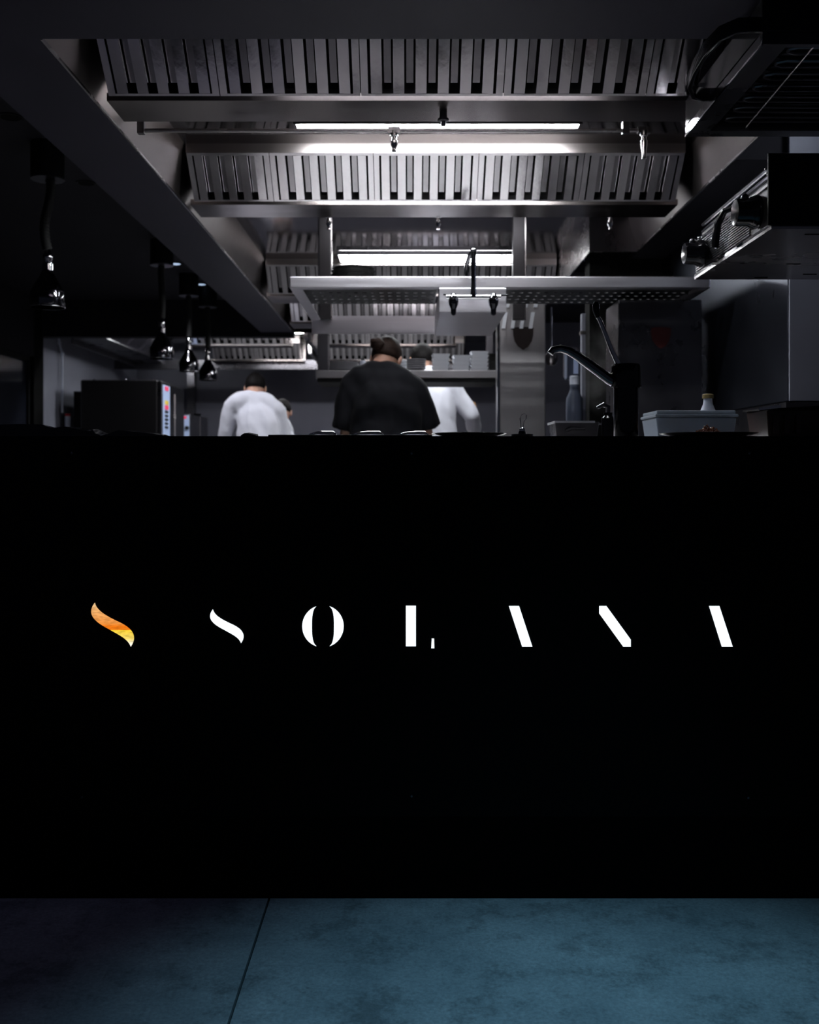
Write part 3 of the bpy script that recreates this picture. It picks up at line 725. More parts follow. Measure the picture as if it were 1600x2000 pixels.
x0, x1 = PX(1208, D6), PX(1372, D6)
MB().box(x0, x1, 0, 0.3, 0, zb_-0.002).build('body', 'dark_steel', c2, bevel=0.006)
p = P(1291, 660, D6); shield(p.x, p.z, 0.092, 0.100).build('shield_badge', 'dark_red', c2)

gp = thing('pipe_chase', 'pale narrow upright post between the two shield columns', 'post', (PX(1146, 5.93), 5.93, 0))
MB().box(-0.028, 0.028, 0, 0.05, 0, 1.92).build('post', 'wall_paint', gp, bevel=0.004)
MB().box(-0.034, 0.034, -0.006, 0.05, PZ(652,5.9), PZ(645,5.9)).build('band', 'steel', gp)
t = thing('wall_dispenser', 'blue-lit dispenser box hanging left of the pale post', 'dispenser', (PX(1122, 6.1), 6.1, PZ(740, 6.1)))
MB().box(-0.045, 0.03, 0, 0.10, 0, 0.16).build('body', 'plastic_blue', t, bevel=0.008)
MB().box(-0.005, 0.022, -0.008, 0.0, 0.03, 0.14).build('window', 'panel_blue', t)
MB().box(-0.045, 0.045, 0.1, 0.14, 0.02, 0.20).build('bracket', 'dark_steel', t)
t = thing('water_jug', 'tall blue-grey jug standing below the dispenser box', 'jug', (PX(1122, 5.845), 5.845, 1.0))
MB().lathe([(0.046,0),(0.048,0.01),(0.048,0.36),(0.046,0.42),(0.028,0.46),(0.024,0.48),(0.024,0.50)], (0,0,0), 24).build('body', 'plastic_blue', t, True)
MB().lathe([(0.027,0.50),(0.027,0.545),(0.02,0.55)], (0,0,0), 18).build('lid', 'plastic_white', t, True)
t = thing('rear_worktop', 'dark steel worktop behind the pass carrying the jug', 'worktop', (0, 5.79, 0))
MB().box(0.76, 1.012, 0, 0.10, 0.97, 1.0).build('top', 'dark_steel', t); MB().box(0.78, 1.01, 0.02, 0.08, 0, 0.97).build('body', 'dark_steel', t)
t = thing('hanging_ladle', 'thin steel ladle hanging beside the lit column', 'ladle', (PX(1077, 5.7), 5.7, PZ(600, 5.7)))
MB().tube([(0,0,0),(0,0,-0.26)], 0.006, 8).build('handle', 'chrome', t, True)
MB().lathe([(0.012,-0.25),(0.035,-0.27),(0.036,-0.30),(0.02,-0.325)], (0,0,0), 16).build('cup', 'steel', t, True)
# salamander grill
sd0, sd1 = 2.5, 3.2; sX = 1.55
sm = thing('salamander_grill', 'black and steel salamander grill with lifting top, hoop handle and round knobs', 'grill', (0, 0, 1.62))
def zz(z): return z - 1.62
b = MB(); b.box(0.89, sX, sd0+0.004, sd1-0.02, zz(1.622), zz(1.73)); b.build('base', 'dark_steel', sm, bevel=0.003)
MB().box(0.875, sX, sd0-0.004, sd0+0.003, zz(1.62), zz(1.795)).build('near_side', 'matte_black', sm)
MB().box(0.885, sX, sd0+0.004, sd1-0.02, zz(1.612), zz(1.621)).build('underside', 'steel', sm)
for i in range(12):
    xx = 0.99 + (i*37 % 50)/100.0; yy = sd0 + 0.06 + (i*0.053)
    MB().box(xx, xx+0.04, yy, yy+0.006, zz(1.6108), zz(1.613)).build('vent_slot', 'cavity_black', sm)
b = MB(); b.box(0.885, 0.8895, sd0+0.004, sd1-0.02, zz(1.62), zz(1.628)); b.build('front_trim', 'chrome', sm)
b = MB(); b.box(0.885, 0.8895, sd0+0.004, sd1-0.02, zz(1.724), zz(1.73)); b.build('front_trim', 'chrome', sm)
b = MB(); b.box(0.885, 0.8895, sd0+0.004, sd0+0.012, zz(1.628), zz(1.724)); b.build('front_trim', 'chrome', sm)
for i in range(13):
    z = 1.634 + i*0.0068
    MB().box(0.886, 0.8895, sd0+0.17, sd1-0.03, zz(z), zz(z+0.0032)).build('grille_rib', 'dark_steel', sm)
tr = MB(); tr.box(0.915, sX, sd0+0.02, sd1, zz(1.752), zz(1.770)); tr.build('drip_tray', 'dark_steel', sm)
MB().tube([(0.912, sd0+0.02, zz(1.787)), (0.918, sd1, zz(1.787))], 0.006, 8).build('tray_rail', 'chrome', sm, True)
MB().tube([(0.912, sd0+0.02, zz(1.766)), (0.918, sd1, zz(1.766))], 0.006, 8).build('tray_rail', 'chrome', sm, True)
for i in range(5): MB().box(0.93, sX, sd0+0.06+i*0.14, sd0+0.066+i*0.14, zz(1.770), zz(1.782)).build('grid_bar', 'dark_steel', sm)
def knob(yk, zk, r):
    k = MB().lathe([(r*1.05,-0.002),(r*1.1,-0.010),(r*0.98,-0.022),(r*0.86,-0.03),(r*0.86,-0.055),(r*0.80,-0.062),(r*0.3,-0.064)], (0.888, yk, zz(zk)), 28, 'x').build('knob', 'gloss_black', sm, True)
    MB().ellip((0.852, yk, zz(zk)+r*0.95), (0.010,0.010,0.010), 12, 8).build('knob_lug', 'dark_steel', k, True)
knob(2.60, 1.676, 0.040); knob(3.08, 1.672, 0.038)
lv = MB(); lv.tube([(0.888,2.78,zz(1.735)),(0.862,2.80,zz(1.73)),(0.852,2.83,zz(1.70)),(0.852,2.86,zz(1.645))], [0.007,0.009,0.010,0.011], 8); lv.build('lever', 'gloss_black', sm, True)
for yk, zk in ((2.98,1.692),(2.965,1.678),(2.95,1.664),(3.12,1.727),(2.52,1.752),(2.53,1.765)):
    MB().ellip((0.884, yk, zz(zk)), (0.007,0.006,0.006), 10, 6).build('button', 'chrome', sm, True)
# lifting top
u0, u1 = 2.062, 2.176
b = MB(); b.box(0.862, sX, sd0, sd1, zz(u0+0.03), zz(u1)); b.build('lifting_top', 'gloss_black', sm, bevel=0.004)
fr_ = MB(); fr_.box(0.862, 0.925, sd0, sd1, zz(u0), zz(u0+0.029)); fr_.box(0.925, sX, sd0, sd0+0.02, zz(u0), zz(u0+0.029)); fr_.box(0.925, sX, sd1-0.055, sd1, zz(u0), zz(u0+0.029))
fr_.build('element_frame', 'dark_steel', sm)
MB().box(0.860, 0.8645, sd0, sd1, zz(u0-0.002), zz(u0+0.004)).build('frame_edge', 'chrome', sm)
MB().tube([(1.00, sd0+0.03, zz(u0+0.008)), (1.03, sd1-0.06, zz(u0+0.008))], 0.0028, 6).build('guard_rod', 'steel', sm, True)
for i in range(7):
    y = sd0 + 0.06 + i*0.085
    pts = [(sX-0.03, y, zz(u0+0.018)), (0.975, y, zz(u0+0.018)), (0.955, y+0.012, zz(u0+0.018)), (0.955, y+0.026, zz(u0+0.018)), (0.975, y+0.038, zz(u0+0.018)), (sX-0.03, y+0.038, zz(u0+0.018))]
    MB().tube(pts, 0.0048, 7).build('heating_element', 'dark_steel', sm, True)
hp = [(0.866,2.56,2.135),(0.825,2.565,2.135),(0.790,2.60,2.13),(0.774,2.68,2.122),(0.772,2.77,2.112),(0.782,2.86,2.105),(0.812,2.925,2.10),(0.845,2.945,2.10),(0.866,2.945,2.10)]
b = MB()
rings = []
for i, p_ in enumerate(hp):
    a = V(hp[max(0,i-1)]); c_ = V(hp[min(len(hp)-1,i+1)]); t_ = (c_-a).normalized(); n_ = V((t_.y,-t_.x,0)).normalized()
    p_ = V((p_[0],p_[1],zz(p_[2]))); hh = 0.019; th = 0.006
    rings.append([p_+n_*th+V((0,0,hh)), p_+n_*th-V((0,0,hh)), p_-n_*th-V((0,0,hh)), p_-n_*th+V((0,0,hh))])
b.loft(rings); b.build('hoop_handle', 'gloss_black', sm, True, bevel=0.002)
MB().box(1.50, 1.615, 2.7, 3.0, zz(1.63), zz(u1)).build('lift_column', 'steel', sm)
MB().box(1.551, 1.619, 2.55, 3.15, zz(1.60), zz(1.66)).build('wall_bracket', 'dark_steel', sm)

# ------------------------------------------------------------------ things on the counter
CT = 1.102
def cpos(x, d): return (PX(x, d), d, CT - 0.001)
pu = thing('pump_dispenser', 'tall black pump dispenser with angled spout and raised lever on the counter', 'dispenser', cpos(1223, 2.5))
def uq(x, y, dy=0.0):
    p = P(x, y, 2.5); return V((p.x - PX(1223, 2.5), dy, p.z - CT))
MB().lathe([(0.029,0),(0.030,0.004),(0.030,uq(0,752).z)], (0,0,0), 36).build('body', 'gloss_black', pu, True)
MB().lathe([(0.036,uq(0,757).z),(0.0375,uq(0,754).z),(0.0365,uq(0,716).z),(0.033,uq(0,711).z),(0.006,uq(0,710).z)], (0,0,0), 36).build('collar', 'gloss_black', pu, True)
MB().tube([uq(1203,748), uq(1190,740), uq(1150,710), uq(1128,694), uq(1110,684), uq(1095,680), uq(1080,683), uq(1075,690)],
          [0.013,0.0135,0.0125,0.0115,0.0105,0.0095,0.0095,0.0085], 16).build('spout', 'black_chrome', pu, True)
MB().tube([uq(1209,713), uq(1196,686), uq(1182,650), uq(1172,625), uq(1167,617)], [0.0068,0.0064,0.0060,0.0056,0.0052], 12).build('lever', 'chrome', pu, True)
MB().tube([uq(1168,620), uq(1165,606), uq(1164,595), uq(1165,589)], [0.0055,0.0085,0.0085,0.005], 14).build('lever_knob', 'gloss_black', pu, True)
for x, y in ((1124,684),(1131,688),(1162,714),(1187,728)):
    MB().ellip(uq(x, y, -0.008), (0.0016,0.0016,0.0016), 8, 6).build('water_drop', 'chrome', pu, True)

pb = thing('syrup_bottle', 'black pump bottle half hidden left of the tall dispenser', 'bottle', cpos(1188, 2.75))
MB().lathe([(0.018,0),(0.018,0.06),(0.012,0.066),(0.012,0.075)], (0,0,0), 20).build('body', 'gloss_black', pb, True)
MB().tube([(0.0,0,0.075),(0,0,0.09),(-0.012,0,0.096),(-0.03,0,0.088)], [0.006,0.007,0.007,0.004], 10).build('pump_head', 'dark_steel', pb, True)

mt = tag(MB().box(PX(525,2.44), PX(844,2.44), 0, 0.12, 0, 0.0055).build('service_mat', 'matte_black', bevel=0.001), 'thin black mat along the counter edge in front of the lids', 'mat')
mt.location = (0, 2.43, CT-0.001)
for i, (xa, xb) in enumerate(((605,657),(690,748),(782,836))):
    d = 2.80; xm = (xa+xb)/2
    t = thing('pan_lid', ['steel pan lid with bar handle, leftmost of the three', 'steel pan lid with bar handle, middle of the three', 'steel pan lid with bar handle, rightmost of the three'][i], 'lid', cpos(xm, d), 'steel pan lids on the counter')
    hw = (xb-xa)/2*d/F
    MB().box(-hw*1.3, hw*1.3, -0.06, 0.06, 0, 0.012).build('lid_plate', 'dark_steel', t, bevel=0.002)
    zt_ = PZ(840.5, d) - CT
    MB().tube([(-hw,0,0.010),(-hw*0.95,0,zt_-0.011),(-hw*0.6,0,zt_-0.007),(-hw*0.1+hw*0.3*(i-1),0,zt_-0.006),(hw*0.75,0,zt_-0.006),(hw*0.95,0,zt_-0.011),(hw,0,0.010)], [0.004,0.004,0.004,0.0055,0.0055,0.004,0.004], 10).build('handle', 'chrome', t, True)
def plate_dark(x, d, r, h, label):
    t = thing('dark_plate', label, 'plate', cpos(x, d), 'wide black plates on the counter')
    MB().lathe([(r*0.55,0),(r*0.6,0.002),(r*0.97,h-0.002),(r,h),(r*0.98,h+0.0005),(r*0.6,0.006),(0.01,0.006)], (0,0,0), 48).build('body', 'plate_black', t, True)
    return t
plate_dark(916, 2.56, 0.094, PZ(845,2.56)-CT-0.001, 'wide black plate at the counter edge right of the lids')
plate_dark(1385, 2.56, 0.122, PZ(845,2.56)-CT-0.001, 'wide black plate holding the shredded meat')
mz = PZ(846, 2.56)
b = MB(); rnd = random.Random(3)
for i in range(240):
    a = rnd.random()*2*PI; rr = 0.032*math.sqrt(rnd.random()); hgt = 0.024*(1-(rr/0.034)**1.3)*rnd.random()
    p0 = V((rr*math.cos(a), rr*math.sin(a), 0.002+hgt)); dv = V((rnd.uniform(-1,1), rnd.uniform(-1,1), rnd.uniform(-0.3,0.5))).normalized()*rnd.uniform(0.004,0.009)
    md = p0 + dv*0.5 + V((0,0,0.003))
    b.tube([p0, md, p0+dv], [0.0016,0.0022,0.0012], 5)
mo = b.build('shredded_meat', 'meat', None, True); mo.location = (PX(1383,2.56), 2.56, CT+0.005)
tag(mo, 'small heap of brown shredded meat on the black plate', 'meat', kind='stuff')

ck = thing('order_clip', 'thin wire loop order clip on a small black foot', 'clip', cpos(1020, 2.6))
MB().lathe([(0.028,0),(0.028,0.012),(0.010,0.014),(0.008,0.02)], (0,0,0), 20).build('foot', 'gloss_black', ck, True)
MB().lathe([(0.0075,0.018),(0.0075,0.026),(0.003,0.029)], (0,0,0), 14).build('cap', 'chrome', ck, True)
zt_ = PZ(808, 2.6) - CT
MB().tube([(-0.003,0,0.024),(-0.004,0,0.045),(-0.0055,0,zt_-0.012),(-0.001,0,zt_-0.002),(0.006,0,zt_),(0.0105,0,zt_-0.002),(0.010,0,zt_-0.014),(0.005,0,0.045),(0.003,0,0.024)], 0.0011, 6).build('wire_loop', 'chrome', ck, True)

d = 2.9
bx = thing('steel_tub', 'small steel tub with a pale rim left of the tall dispenser', 'tub', cpos(1120, d))
hw = 44*d/F; zt_ = PZ(825, d) - CT
b = MB(); b.loft([[V((-hw*s_,-0.07*s_,z)),V((hw*s_,-0.07*s_,z)),V((hw*s_,0.07*s_,z)),V((-hw*s_,0.07*s_,z))] for s_, z in ((0.86,0),(0.96,zt_),(0.92,zt_),(0.84,0.004))]); b.build('body', 'dark_steel', bx, bevel=0.002)
b = MB(); b.box(-hw, hw*0.75, -0.075, -0.066, zt_-0.004, zt_+0.002); b.box(-hw,-hw*0.92,-0.066,0.07,zt_-0.004,zt_+0.002); b.build('rim', 'plate_white', bx)
MB().box(hw*1.02, hw*1.28, -0.02, 0.0, zt_-0.006, zt_-0.001).build('spoon_handle', 'steel', bx)
MB().tube([(-hw*0.5,-0.078,0.028),(-hw*0.3,-0.082,0.034),(hw*0.3,-0.082,0.034)], 0.004, 8).build('side_handle', 'dark_steel', bx, True)
MB().box(-hw, -hw*0.5, 0.05, 0.09, 0, 0.02)

d = 3.0
wc = thing('plastic_tub', 'translucent white plastic food container behind the plate of meat', 'container', cpos(1344, d))
hw = 79*d/F; hh = PZ(806, d) - CT
b = MB(); b.loft([[V((-hw*s_,-0.09*s_,z)),V((hw*s_,-0.09*s_,z)),V((hw*s_,0.09*s_,z)),V((-hw*s_,0.09*s_,z))] for s_, z in ((0.90,0),(0.97,hh-0.02),(0.97,hh-0.018),(0.93,hh-0.02),(0.87,0.004))]); b.build('body', 'plastic_clear', wc, bevel=0.003)
b = MB(); b.box(-hw, hw, -0.095, 0.095, hh-0.016, hh-0.008); b.box(-hw*0.95, hw*0.95, -0.088, 0.088, hh-0.008, hh+0.003); b.build('lid', 'plastic_clear', wc, bevel=0.003)
wb = thing('white_bottle', 'white bottle with a dull gold cap behind the plastic container', 'bottle', cpos(1383, 3.2-0.1))
d = 3.1
z1 = PZ(768, d) - CT
wb.location = (PX(1383, 3.12), 3.12, CT-0.001)
MB().lathe([(0.030,0),(0.031,0.004),(0.031,z1-0.075),(0.022,z1-0.05),(0.014,z1-0.03),(0.0125,z1-0.014)], (0,0,0), 24).build('body', 'plastic_white', wb, True)
MB().lathe([(0.0165,z1-0.014),(0.0165,z1-0.002),(0.014,z1)], (0,0,0), 18).build('cap', 'cap_gold', wb, True)

d = 2.62
gp = thing('food_pan', 'dark brown deep food pan with a bright rim at the right edge', 'pan', cpos(1538, d))
hw = 62*d/F; hh = PZ(798, d) - CT
b = MB(); b.loft([[V((-hw*s_,-0.08*s_,z)),V((hw*s_*1.3,-0.08*s_,z)),V((hw*s_*1.3,0.08*s_,z)),V((-hw*s_,0.08*s_,z))] for s_, z in ((0.88,0),(0.985,hh-0.004),(0.94,hh-0.004),(0.85,0.004))]); b.build('body', 'brown_pan', gp, bevel=0.004)
b = MB(); b.quadprism([(-hw*1.30,-0.10,hh-0.010),(hw*1.4,-0.10,hh+0.002),(hw*1.4,0.10,hh+0.002),(-hw*1.0,0.10,hh-0.002)], (0,0,0.004)); b.build('rim', 'matte_black', gp)
b = MB(); b.quadprism([(-hw*1.32,-0.103,hh-0.009),(-hw*0.66,-0.103,hh-0.003),(-hw*0.66,-0.103,hh+0.005),(-hw*1.32,-0.103,hh-0.003)], (0,0.003,0)); b.build('rim_edge', 'chrome', gp)
for xx in (-0.8, -0.45, -0.1):
    MB().box(hw*xx, hw*(xx+0.16), -0.083, -0.076, 0.012, hh-0.02).build('moulded_rib', 'brown_pan', gp)

# crumpled black film on the counter, left
def film(name, label, prof, d0, dd, seed):
    b = MB(); n = len(prof); rows = 7; vs = []; fs = []
    for j in range(rows):
        u = j/(rows-1); d = d0 + dd*u
        for (x, y) in prof:
            z = max(0.001, (PZ(y, d0) - CT)) * (1 - u*u*0.8) + 0.006*noise.noise(V((x*0.03+seed, u*3, 0)))*(1 if j else 0)
            vs.append((PX(x, d0), d - d0, max(0.0005, z)))
    for j in range(rows-1):
        for i in range(n-1):
            a = j*n+i; fs.append((a, a+1, a+n+1, a+n))
    b.add(vs, fs)
    base = len(b.v); 
    b.add([(PX(x, d0), 0.0, 0.0) for x, y in prof] + [(PX(x, d0), 0.0, max(0.0005, PZ(y, d0)-CT)) for x, y in prof], [(i, i+1, n+i+1, n+i) for i in range(n-1)])
    o = b.build(name, 'gloss_black', None, True); o.location = (0, d0, CT)
    return tag(o, label, 'film')
film('crumpled_film', 'crumpled black plastic film on the counter at the far left',
     [(-120,826),(-40,829),(0,829),(40,828),(82,829),(92,833),(102,836),(112,834.5),(125,833),(140,836),(152,838),(165,841),(176,842),(181,839),(186,846),(196,850)], 2.44, 0.22, 1.0)
film('crumpled_film', 'second strip of crumpled black film below the oven on the counter',
     [(196,850.5),(210,848),(222,843),(232,839.5),(245,841),(262,843),(280,845),(300,847.5),(318,850)], 2.46, 0.18, 5.0)
film('crumpled_film', 'little black scrap of film at the counter edge below the cook in white',
     [(470,850.5),(477,846),(483,845.5),(490,847.5),(500,850)], 2.44, 0.06, 9.0)

# ------------------------------------------------------------------ left rear: oven, pipe, bottle
OD = 9.36
ov = thing('combi_oven', 'large dark combi oven with a pale blue control strip on its right face', 'oven', (0, OD, 0))
ox0, ox1, oz1 = PX(157, OD), PX(312, OD), PZ(742, OD)
MB().box(ox0, ox1-0.02, 0, 0.95, 0.75, oz1).build('body', 'oven_dark', ov, bevel=0.012)
MB().box(ox1-0.019, ox1+0.02, 0.0, 0.32, 0.75, oz1-0.01).build('control_strip_housing', 'dark_steel', ov, bevel=0.006)
cpn = MB().box(ox1+0.0205, ox1+0.026, 0.02, 0.29, 0.85, oz1-0.04).build('control_panel', 'panel_blue', ov)
for zk, m_ in ((oz1-0.07,'button_red'),(oz1-0.20,'button_yellow'),(oz1-0.245,'button_red')):
    MB().box(ox1+0.026, ox1+0.034, 0.09, 0.20, zk-0.018, zk+0.018).build('button', m_, cpn)
for i in range(5):
    zk = oz1-0.285-i*0.036; MB().box(ox1+0.026, ox1+0.034, 0.09, 0.19, zk-0.010, zk+0.008).build('button', 'plate_black', cpn)
MB().box(ox1-0.019, ox1+0.014, 0.34, 0.95, 0.80, oz1-0.02).build('glass_door', 'oven_glass', ov, bevel=0.006)
MB().tube([(ox1+0.045,0.40,0.95),(ox1+0.045,0.40,oz1-0.1)], 0.012, 8).build('door_handle', 'steel', ov, True)
MB().box(ox0+0.02, ox1-0.03, 0.02, 0.93, 0.0, 0.748).build('stand', 'dark_steel', ov)
for x in (178, 240, 297): MB().lathe([(0.012,0),(0.014,0.006),(0.006,0.014)], (PX(x,OD), 0.08, oz1), 12).build('screw_cap', 'chrome', ov, True)
MB().box(ox0-0.11, ox0-0.004, 0.15, 0.8, 0.0, PZ(762, OD)).build('side_cabinet', 'matte_black', ov)
sd = thing('small_oven', 'smaller steel appliance with a pale control face right of the combi oven', 'appliance', (0, 10.5, 0))
MB().box(PX(352,10.5), PX(371,10.5), 0, 0.5, 0.0, PZ(808,10.5)).build('body', 'dark_steel', sd, bevel=0.01)
fp = MB().box(PX(358,10.5), PX(370,10.5), -0.012, -0.001, 0.9, PZ(811,10.5)).build('control_face', 'panel_blue', sd)
MB().lathe([(0.02,-0.012),(0.02,-0.035)], (PX(366,10.5), 0, PZ(836,10.5)), 14, 'y').build('knob', 'rubber', fp, True)
MB().box(PX(359,10.5), PX(365,10.5), -0.016, -0.012, PZ(818,10.5), PZ(813,10.5)).build('indicator', 'button_red', fp)
t = thing('storage_cabinet', 'dark cabinet beside the small appliance at the back wall', 'cabinet', (0, 11.2, 0))
MB().box(PX(376,11.2), PX(392,11.2), 0, 0.4, 0.0, PZ(812,11.2)).build('body', 'dark_steel', t, bevel=0.008)
MB().box(PX(378,11.2), PX(393,11.2), -0.02, 0.1, PZ(812,11.2), PZ(808,11.2)).build('top_tray', 'chrome', t)
t = thing('wall_pier', 'narrow upright pier on the back wall behind the heat lamps', 'pier', (0, BACK-0.12, 0))
MB().box(PX(366,12.1), PX(380,12.1), 0, 0.119, 0, 2.3).build('pier', 'dark_steel', t)
pp = thing('wall_pipe', 'thin pale pipe with a bend running down the left wall', 'pipe', (0, 0, 0))
pd = 9.3
xw = LEFTX + 0.03
def wq(x, y):
    d = (LEFTX+0.035)*F/(x-HX); return V((LEFTX+0.035, d, PZ(y, d)))
a0 = wq(115, 658); a1 = wq(116, 670); a2 = wq(121.5, 691); a3 = wq(121.5, 806)
MB().tube([a0, a1, a2, a3], 0.011, 8).build('pipe', 'plastic_white', pp, True)
MB().ellip(a2, (0.017,0.017,0.02), 10, 8).build('elbow', 'plastic_white', pp, True)
MB().ellip(a1, (0.017,0.017,0.02), 10, 8).build('elbow', 'plastic_white', pp, True)
rbq = wq(123, 833)
rb_ = thing('sauce_bottle', 'red and white bottle standing by the left wall below the pipe', 'bottle', (LEFTX+0.08, rbq.y, 1.30))
z0 = PZ(808, rbq.y) - 1.30
MB().lathe([(0.026,0),(0.027,0.004),(0.027,z0-0.03),(0.022,z0-0.02)], (0,0,0), 18).build('body', 'plastic_white', rb_, True)
MB().lathe([(0.0275,z0-0.022),(0.0275,z0-0.006),(0.02,z0)], (0,0,0), 18).build('cap', 'red_plastic', rb_, True)
MB().lathe([(0.0285,0.0),(0.0285,0.03)], (0,0,0), 18).build('label_band', 'red_plastic', rb_, True)
wl = thing('wall_ledge', 'dark ledge on the left wall holding the red and white bottle', 'ledge', (0, 0, 0))
MB().box(LEFTX+0.001, LEFTX+0.16, rbq.y-0.2, rbq.y+0.3, 1.27, 1.30).build('board', 'matte_black', wl)

# ------------------------------------------------------------------ people
def ering(c, rx, ry, up=(0,0,1), fwd=(0,1,0), n=24, p=2.2):
    up = V(up).normalized(); right = V(fwd).cross(up).normalized(); f = up.cross(right).normalized()
    out = []
    for k in range(n):
        a = 2*PI*k/n; ca, sa = math.cos(a), math.sin(a)
        out.append(V(c) + right*(rx*math.copysign(abs(ca)**(2/p), ca)) + f*(ry*math.copysign(abs(sa)**(2/p), sa)))
    return out
def remesh(mb, name, material, parent, voxel, smooth_it, disp=None):
    tmp = bpy.data.objects.new('tmp', mb.mesh('tmp', None)); C.objects.link(tmp)
    md = tmp.modifiers.new('r', 'REMESH'); md.mode = 'VOXEL'; md.voxel_size = voxel
    s_ = tmp.modifiers.new('s', 'SMOOTH'); s_.iterations = smooth_it; s_.factor = 0.5
    dg = bpy.context.evaluated_depsgraph_get(); dg.update()
    me = bpy.data.meshes.new_from_object(tmp.evaluated_get(dg))
    old = tmp.data; bpy.data.objects.remove(tmp); bpy.data.meshes.remove(old)
    if disp:
        ns = [v.normal.copy() for v in me.vertices]
        for v, n_ in zip(me.vertices, ns): v.co += n_*disp(v.co)
    me.name = name; me.materials.clear(); me.materials.append(M[material])
    for p_ in me.polygons: p_.use_smooth = True
    return link(name, me, parent)

def person(name, label, loc, J, shirt, sleeve, hair='hair', bun=None, head_rot=(0,0,0), scale=1.0, group='cooks at work', collar=None, folds=0.012, build=1.10):
    """J: joints relative to the feet; the figure faces +Y (away from the counter). sleeve: share of the arm that is covered (0..2, 1 = elbow)."""
    t = thing(name, label, 'person', loc, group)
    j = {k: V(v) for k, v in J.items()}
    hr = Euler([math.radians(a) for a in head_rot]).to_matrix()
    hc = j['head']
    body = MB()
    # head: skull, jaw, nose, ears, neck
    body.ellip(hc + hr @ V((0,-0.008,0.018)), (0.074,0.094,0.098), mat=hr)
    body.ellip(hc + hr @ V((0,0.034,-0.048)), (0.056,0.062,0.068), mat=hr)
    body.tube([hc + hr @ V((0,0.088,0.020)), hc + hr @ V((0,0.108,-0.020)), hc + hr @ V((0,0.092,-0.030))], [0.009,0.014,0.011], 8)
    body.tube([hc + hr @ V((-0.022,0.092,-0.056)), hc + hr @ V((0.022,0.092,-0.056))], 0.008, 8)
    for e in (-1, 1):
        body.tube([hc + hr @ V((e*0.014,0.086,0.026)), hc + hr @ V((e*0.044,0.078,0.026))], 0.009, 8)
    body.tube([hc + hr @ V((0,-0.018,-0.045)), (hc + j['neck'])*0.5 + V((0,-0.012,0)), j['neck'] + V((0,0.008,0)), j['neck'] + V((0,0.02,-0.07))], [0.056,0.052,0.052,0.045], 16)
    # arms and hands
    for sd_ in ('l', 'r'):
        e = -1 if sd_ == 'l' else 1
        s, el, wr = j['sh_'+sd_], j['el_'+sd_], j['wr_'+sd_]
        body.tube([s, s.lerp(el,0.35), s.lerp(el,0.8), el, el.lerp(wr,0.25), el.lerp(wr,0.7), wr], [0.050,0.046,0.039,0.037,0.038,0.030,0.024], 14)
        dv = (wr - el).normalized(); side = dv.cross(V((0,0,1))).normalized()
        palm = wr + dv*0.05
        body.tube([wr, wr+dv*0.03, wr+dv*0.075, wr+dv*0.09], [0.026,0.036,0.038,0.030], 12, flat=(0.5,1.0))
        for i_, (o_, ln_) in enumerate(((-0.030,0.062),(-0.010,0.075),(0.010,0.072),(0.029,0.055))):
            r0 = wr + dv*0.080 + side*o_; dn = V((0,0,-1))
            body.tube([r0-dv*0.02, r0, r0+dv*ln_*0.4, r0+dv*ln_*0.65+dn*ln_*0.25, r0+dv*ln_*0.75+dn*ln_*0.5], [0.009,0.009,0.0088,0.008,0.0065], 8)
        th = wr + dv*0.03 - side*e*0.030
        body.tube([th+side*e*0.015, th, th+dv*0.025-side*e*0.018, th+dv*0.05-side*e*0.02], [0.011,0.011,0.010,0.008], 8)
    # torso and legs as one surface with the rest
    pe, ch, ne = j['pelvis'], j['chest'], j['neck']
    def torso(k, lo=0.0, wide=1.0):
        up1 = (ch-pe).normalized(); up2 = (ne-ch).normalized(); um = (up1+up2).normalized()
        shm = (j['sh_l']+j['sh_r'])*0.5; sw = (j['sh_r']-j['sh_l']).length/2
        ux = (j['sh_r']-j['sh_l']).normalized(); fw = V((-ux.y, ux.x, 0)).normalized()
        rg = [ering(pe - up1*lo, 0.165*k*wide, 0.115*k*wide, up1), ering(pe.lerp(ch,0.25), 0.158*k*wide, 0.112*k*wide, up1), ering(pe.lerp(ch,0.6), 0.160*k*wide, 0.112*k, up1, fw),
              ering(ch, 0.172*k, 0.118*k, um, fw), ering(ch.lerp(shm,0.65), max(0.165,sw*0.92)*k, 0.112*k, up2, fw),
              ering(shm + up2*0.008, sw*0.80*k, 0.092*k, up2, fw, p=2.1), ering(shm.lerp(ne,0.45)+up2*0.012, sw*0.55*k, 0.080*k, up2, fw, p=2.0), ering(ne + up2*0.010, 0.066*k, 0.064*k, up2, fw, p=2.0)]
        return rg
    body.loft(torso(build*0.78))
    for sd_, e in (('l',-1),('r',1)):
        hp_ = pe + V((e*0.09,0,-0.03)); kn = V((e*0.10,0.02,0.50)); an = V((e*0.10,-0.02,0.08))
        body.tube([hp_, hp_.lerp(kn,0.5), kn, kn.lerp(an,0.35), an, V((e*0.10,-0.02,0.03))], [0.090,0.080,0.056,0.056,0.038,0.040], 14)
        body.tube([V((e*0.10,-0.05,0.035)), V((e*0.105,0.05,0.04)), V((e*0.115,0.17,0.03))], [0.036,0.040,0.030], 10)
    bo = remesh(body, 'body', 'skin', t, 0.0085, 4)
    # ears
    for e in (-1, 1):
        MB().ellip(hc + hr @ V((e*0.078,-0.002,-0.006)), (0.010,0.021,0.033), 12, 8, hr).build('ear', 'skin', t, True)
        MB().ellip(hc + hr @ V((e*0.030,0.086,0.012)), (0.012,0.008,0.009), 10, 8, hr).build('eye', 'plate_white', t, True)
    # hair: a shell that ends at the hairline
    hb_ = MB(); hv = []; seg, rg_ = 40, 28
